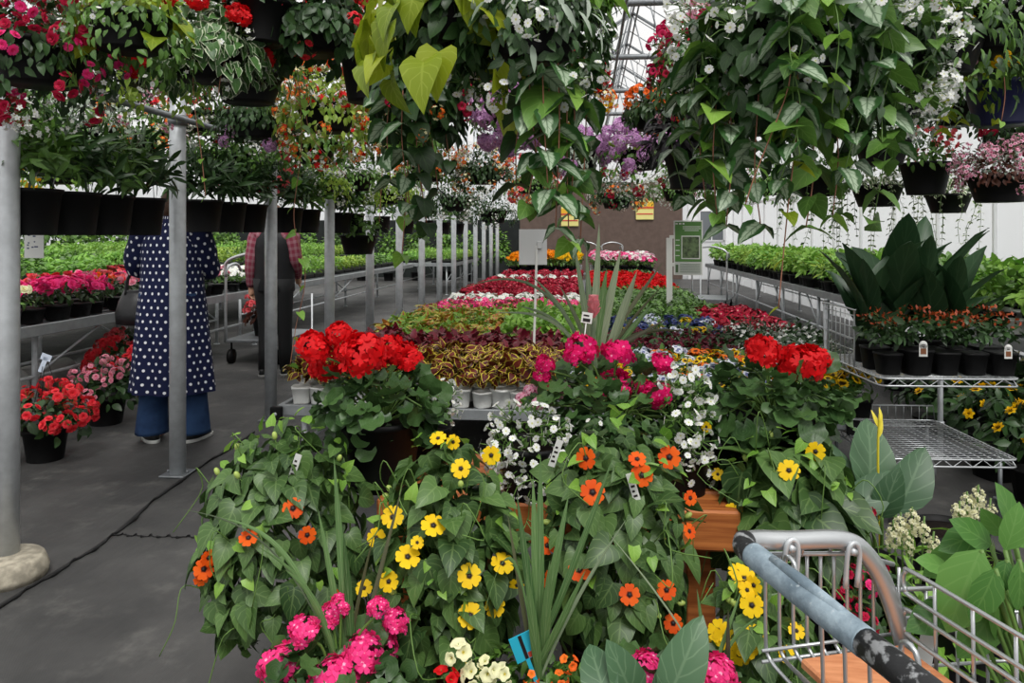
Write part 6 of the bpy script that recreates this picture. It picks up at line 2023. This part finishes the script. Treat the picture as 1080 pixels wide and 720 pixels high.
basket('silver small-leaved trailing basket with tiny white flowers', 940, 95, 3.3, .15, [('m', SMALL, L_GREY, 260, .2, .16, (.02, .035), .3), ('s', SMALL, L_GREY, 260, .2, .26, (.02, .035)), ('s', OVALS, L_DARK, 120, .16, .22, (.03, .05)), ('f', 'bacopa', 16, .22, -.05, 1.2, .16)])
basket('fine green basket with two pale pink petunias at the upper right', 985, 38, 2.7, .17, [('m', LANCE, L_MID, 420, .27, .2, (.04, .07), .3), ('s', LANCE, L_MID, 320, .25, .3, (.04, .06)), ('s', OVALS, L_DARK, 180, .24, .3, (.03, .06)), ('f', 'pet_pale', 3, .27, -.03, .65, .08)])
basket('green basket with yellow buds at the top right corner', 1050, 15, 2.7, .17, [('m', OVALS, L_LIGHT, 260, .24, .18, (.03, .05), .4), ('s', OVALS, L_MID, 260, .22, .28, (.03, .05)), ('v', HEARTS, L_LIME, 6, .36, (.05, .08), .06), ('f', 'beg_yellow', 4, .2, -.1, .5, .1), ('f', 'white_small', 5, .22, -.08, .8, .14)], vines=[dangling([(1058, 70), (1060, 100), (1056, 128)], 2.5)])
basket('navy blue hanging pot with a bright green vine at the right edge', 1058, 88, 3.0, .14, [('m', HEARTS, L_LIGHT, 60, .16, .1, (.05, .08), .5), ('v', HEARTS, L_LIME, 4, .2, (.05, .07), .05)], potmat=NAVYP, ph=.17)
basket('black pot of silvery plants hanging under the silver trailing basket', 930, 148, 4.2, .15, [('m', SMALL, L_GREY, 240, .24, .16, (.025, .04), .3), ('m', OVALS, L_DARK, 120, .2, .14, (.03, .05), .3), ('f', 'bacopa', 8, .22, .06, 1.2, 0)], ph=.14)
basket('black pot of coral begonias hanging before the white wall', 976, 172, 4.7, .15, [('m', OVALS, L_MID, 220, .24, .14, (.03, .06), .3), ('f', 'beg_coral', 9, .2, .08, .8, 0)], ph=.2)
basket('basket of cream-edged ivy trailing before the white wall', 925, 196, 5.2, .17, [('m', SMALL, L_IVYV, 320, .25, .18, (.03, .05), .4), ('v', SMALL, L_IVYV, 10, .5, (.03, .05), .035)])
basket('black pot of pink-grey small flowers at the lower right of the baskets', 1054, 186, 4.3, .17, [('m', OVALS, L_BRONZE, 300, .22, .14, (.025, .045), .3), ('m', SMALL, L_GREY, 260, .23, .14, (.02, .035), .2), ('s', OVALS, L_BRONZE, 160, .18, .1, (.025, .04)), ('f', 'pinkwhite_small', 46, .25, .04, .8, 0), ('f', 'pinkwhite_small', 16, .24, -.03, .7, .08)], ph=.15)
basket('basket of red and white flowers at the right edge beneath the navy pot', 1082, 138, 4.7, .14, S_mixed('beg_crimson', .22, L_DARK, 10, .7, .14, fk2='white_small'))
basket('basket of ivy with thin dangling strands left of the trolley cannas', 1000, 205, 5.6, .16, [('m', SMALL, L_IVYV, 260, .22, .14, (.03, .05), .4), ('v', SMALL, L_IVYV, 9, .55, (.03, .05), .05)], ph=.14)
basket('leafy basket with thin dangling strands before the right wall film', 862, 186, 5.4, .17, [('m', SMALL, L_MID, 260, .24, .16, (.03, .055), .4), ('v', SMALL, L_MID, 10, .6, (.03, .055), .045), ('f', 'bacopa', 8, .24, .05, 1.2, 0)])
for px, py, t_, fk, lm, lab in ((790, 120, 5.0, 'white_small', L_DARK, 'far dark basket behind the huge trailing basket'), (860, 110, 5.2, 'white_small', L_DARK, 'far basket of white flowers behind the two long runners'), (1010, 110, 5.0, 'white_small', L_DARK, 'far dark basket between the silver trailers and the navy pot'),
                               (760, 185, 7.6, 'pinkwhite_small', L_MID, 'far basket of pale pink flowers right of the black-leaved plant'), (810, 190, 7.2, 'white_small', L_MID, 'far basket of white flowers over the right bench'), (1000, 60, 4.6, 'beg_crimson', L_DARK, 'far dark basket with crimson flowers at the upper right'),
                               (900, 70, 4.4, 'white_small', L_DARK, 'far dark basket behind the white flowers at the upper right'), (1072, 60, 4.2, 'white_small', L_DARK, 'far dark basket at the right edge'), (840, 40, 4.6, 'pet_pink', L_DARK, 'far basket with pink petunias behind the huge trailing basket'),
                               (570, 60, 4.4, 'pet_red', L_DARK, 'far dark basket with red petunias behind the white bacopa'), (530, 40, 4.8, 'beg_coral', L_DARK, 'far dark basket with coral flowers behind the white bacopa'), (950, 20, 4.4, 'pinkwhite_small', L_DARK, 'far dark basket behind the fine green basket')):
    basket(lab, px, py, t_, .17, S_mixed(fk, .27, lm, 14, .85, .24, dens=.9), 3.0)

# ------------------------------------------------------------------ light and camera
w = bpy.data.worlds.new('World'); bpy.context.scene.world = w; w.use_nodes = True
nt = w.node_tree
bg = nt.nodes['Background']
tc_ = nt.nodes.new('ShaderNodeTexCoord'); sx = nt.nodes.new('ShaderNodeSeparateXYZ'); mr = nt.nodes.new('ShaderNodeMapRange'); mx = nt.nodes.new('ShaderNodeMix'); mx.data_type = 'RGBA'
nt.links.new(tc_.outputs['Generated'], sx.inputs[0]); nt.links.new(sx.outputs[2], mr.inputs[0]); mr.inputs[1].default_value = -.1; mr.inputs[2].default_value = .5
mx.inputs[6].default_value = (.6, .6, .6, 1); mx.inputs[7].default_value = (1.0, .99, .97, 1)
nt.links.new(mr.outputs[0], mx.inputs[0]); nt.links.new(mx.outputs[2], bg.inputs[0]); bg.inputs[1].default_value = .85
sl = bpy.data.lights.new('sun', 'SUN'); sl.energy = 2.2; sl.angle = math.radians(24); sl.color = (1, .98, .95)
so = bpy.data.objects.new('sun', sl); COL.objects.link(so); so.rotation_euler = (math.radians(32), math.radians(14), 0)

cam = bpy.data.cameras.new('camera')
cam.sensor_width = 36; cam.lens = 26.0; cam.shift_y = -112 / 1080; cam.clip_start = .02; cam.clip_end = 200
co = bpy.data.objects.new('camera', cam); COL.objects.link(co)
co.location = (0, 0, EYE); co.rotation_euler = (PI / 2, 0, TH)
cam.dof.use_dof = False
sc = bpy.context.scene
sc.camera = co
sc.view_settings.view_transform = 'Standard'; sc.view_settings.look = 'None'; sc.view_settings.gamma = 1; sc.view_settings.use_curve_mapping = False
sc.view_settings.exposure = 0.4
sc.cycles.max_bounces = 6; sc.cycles.transparent_max_bounces = 8
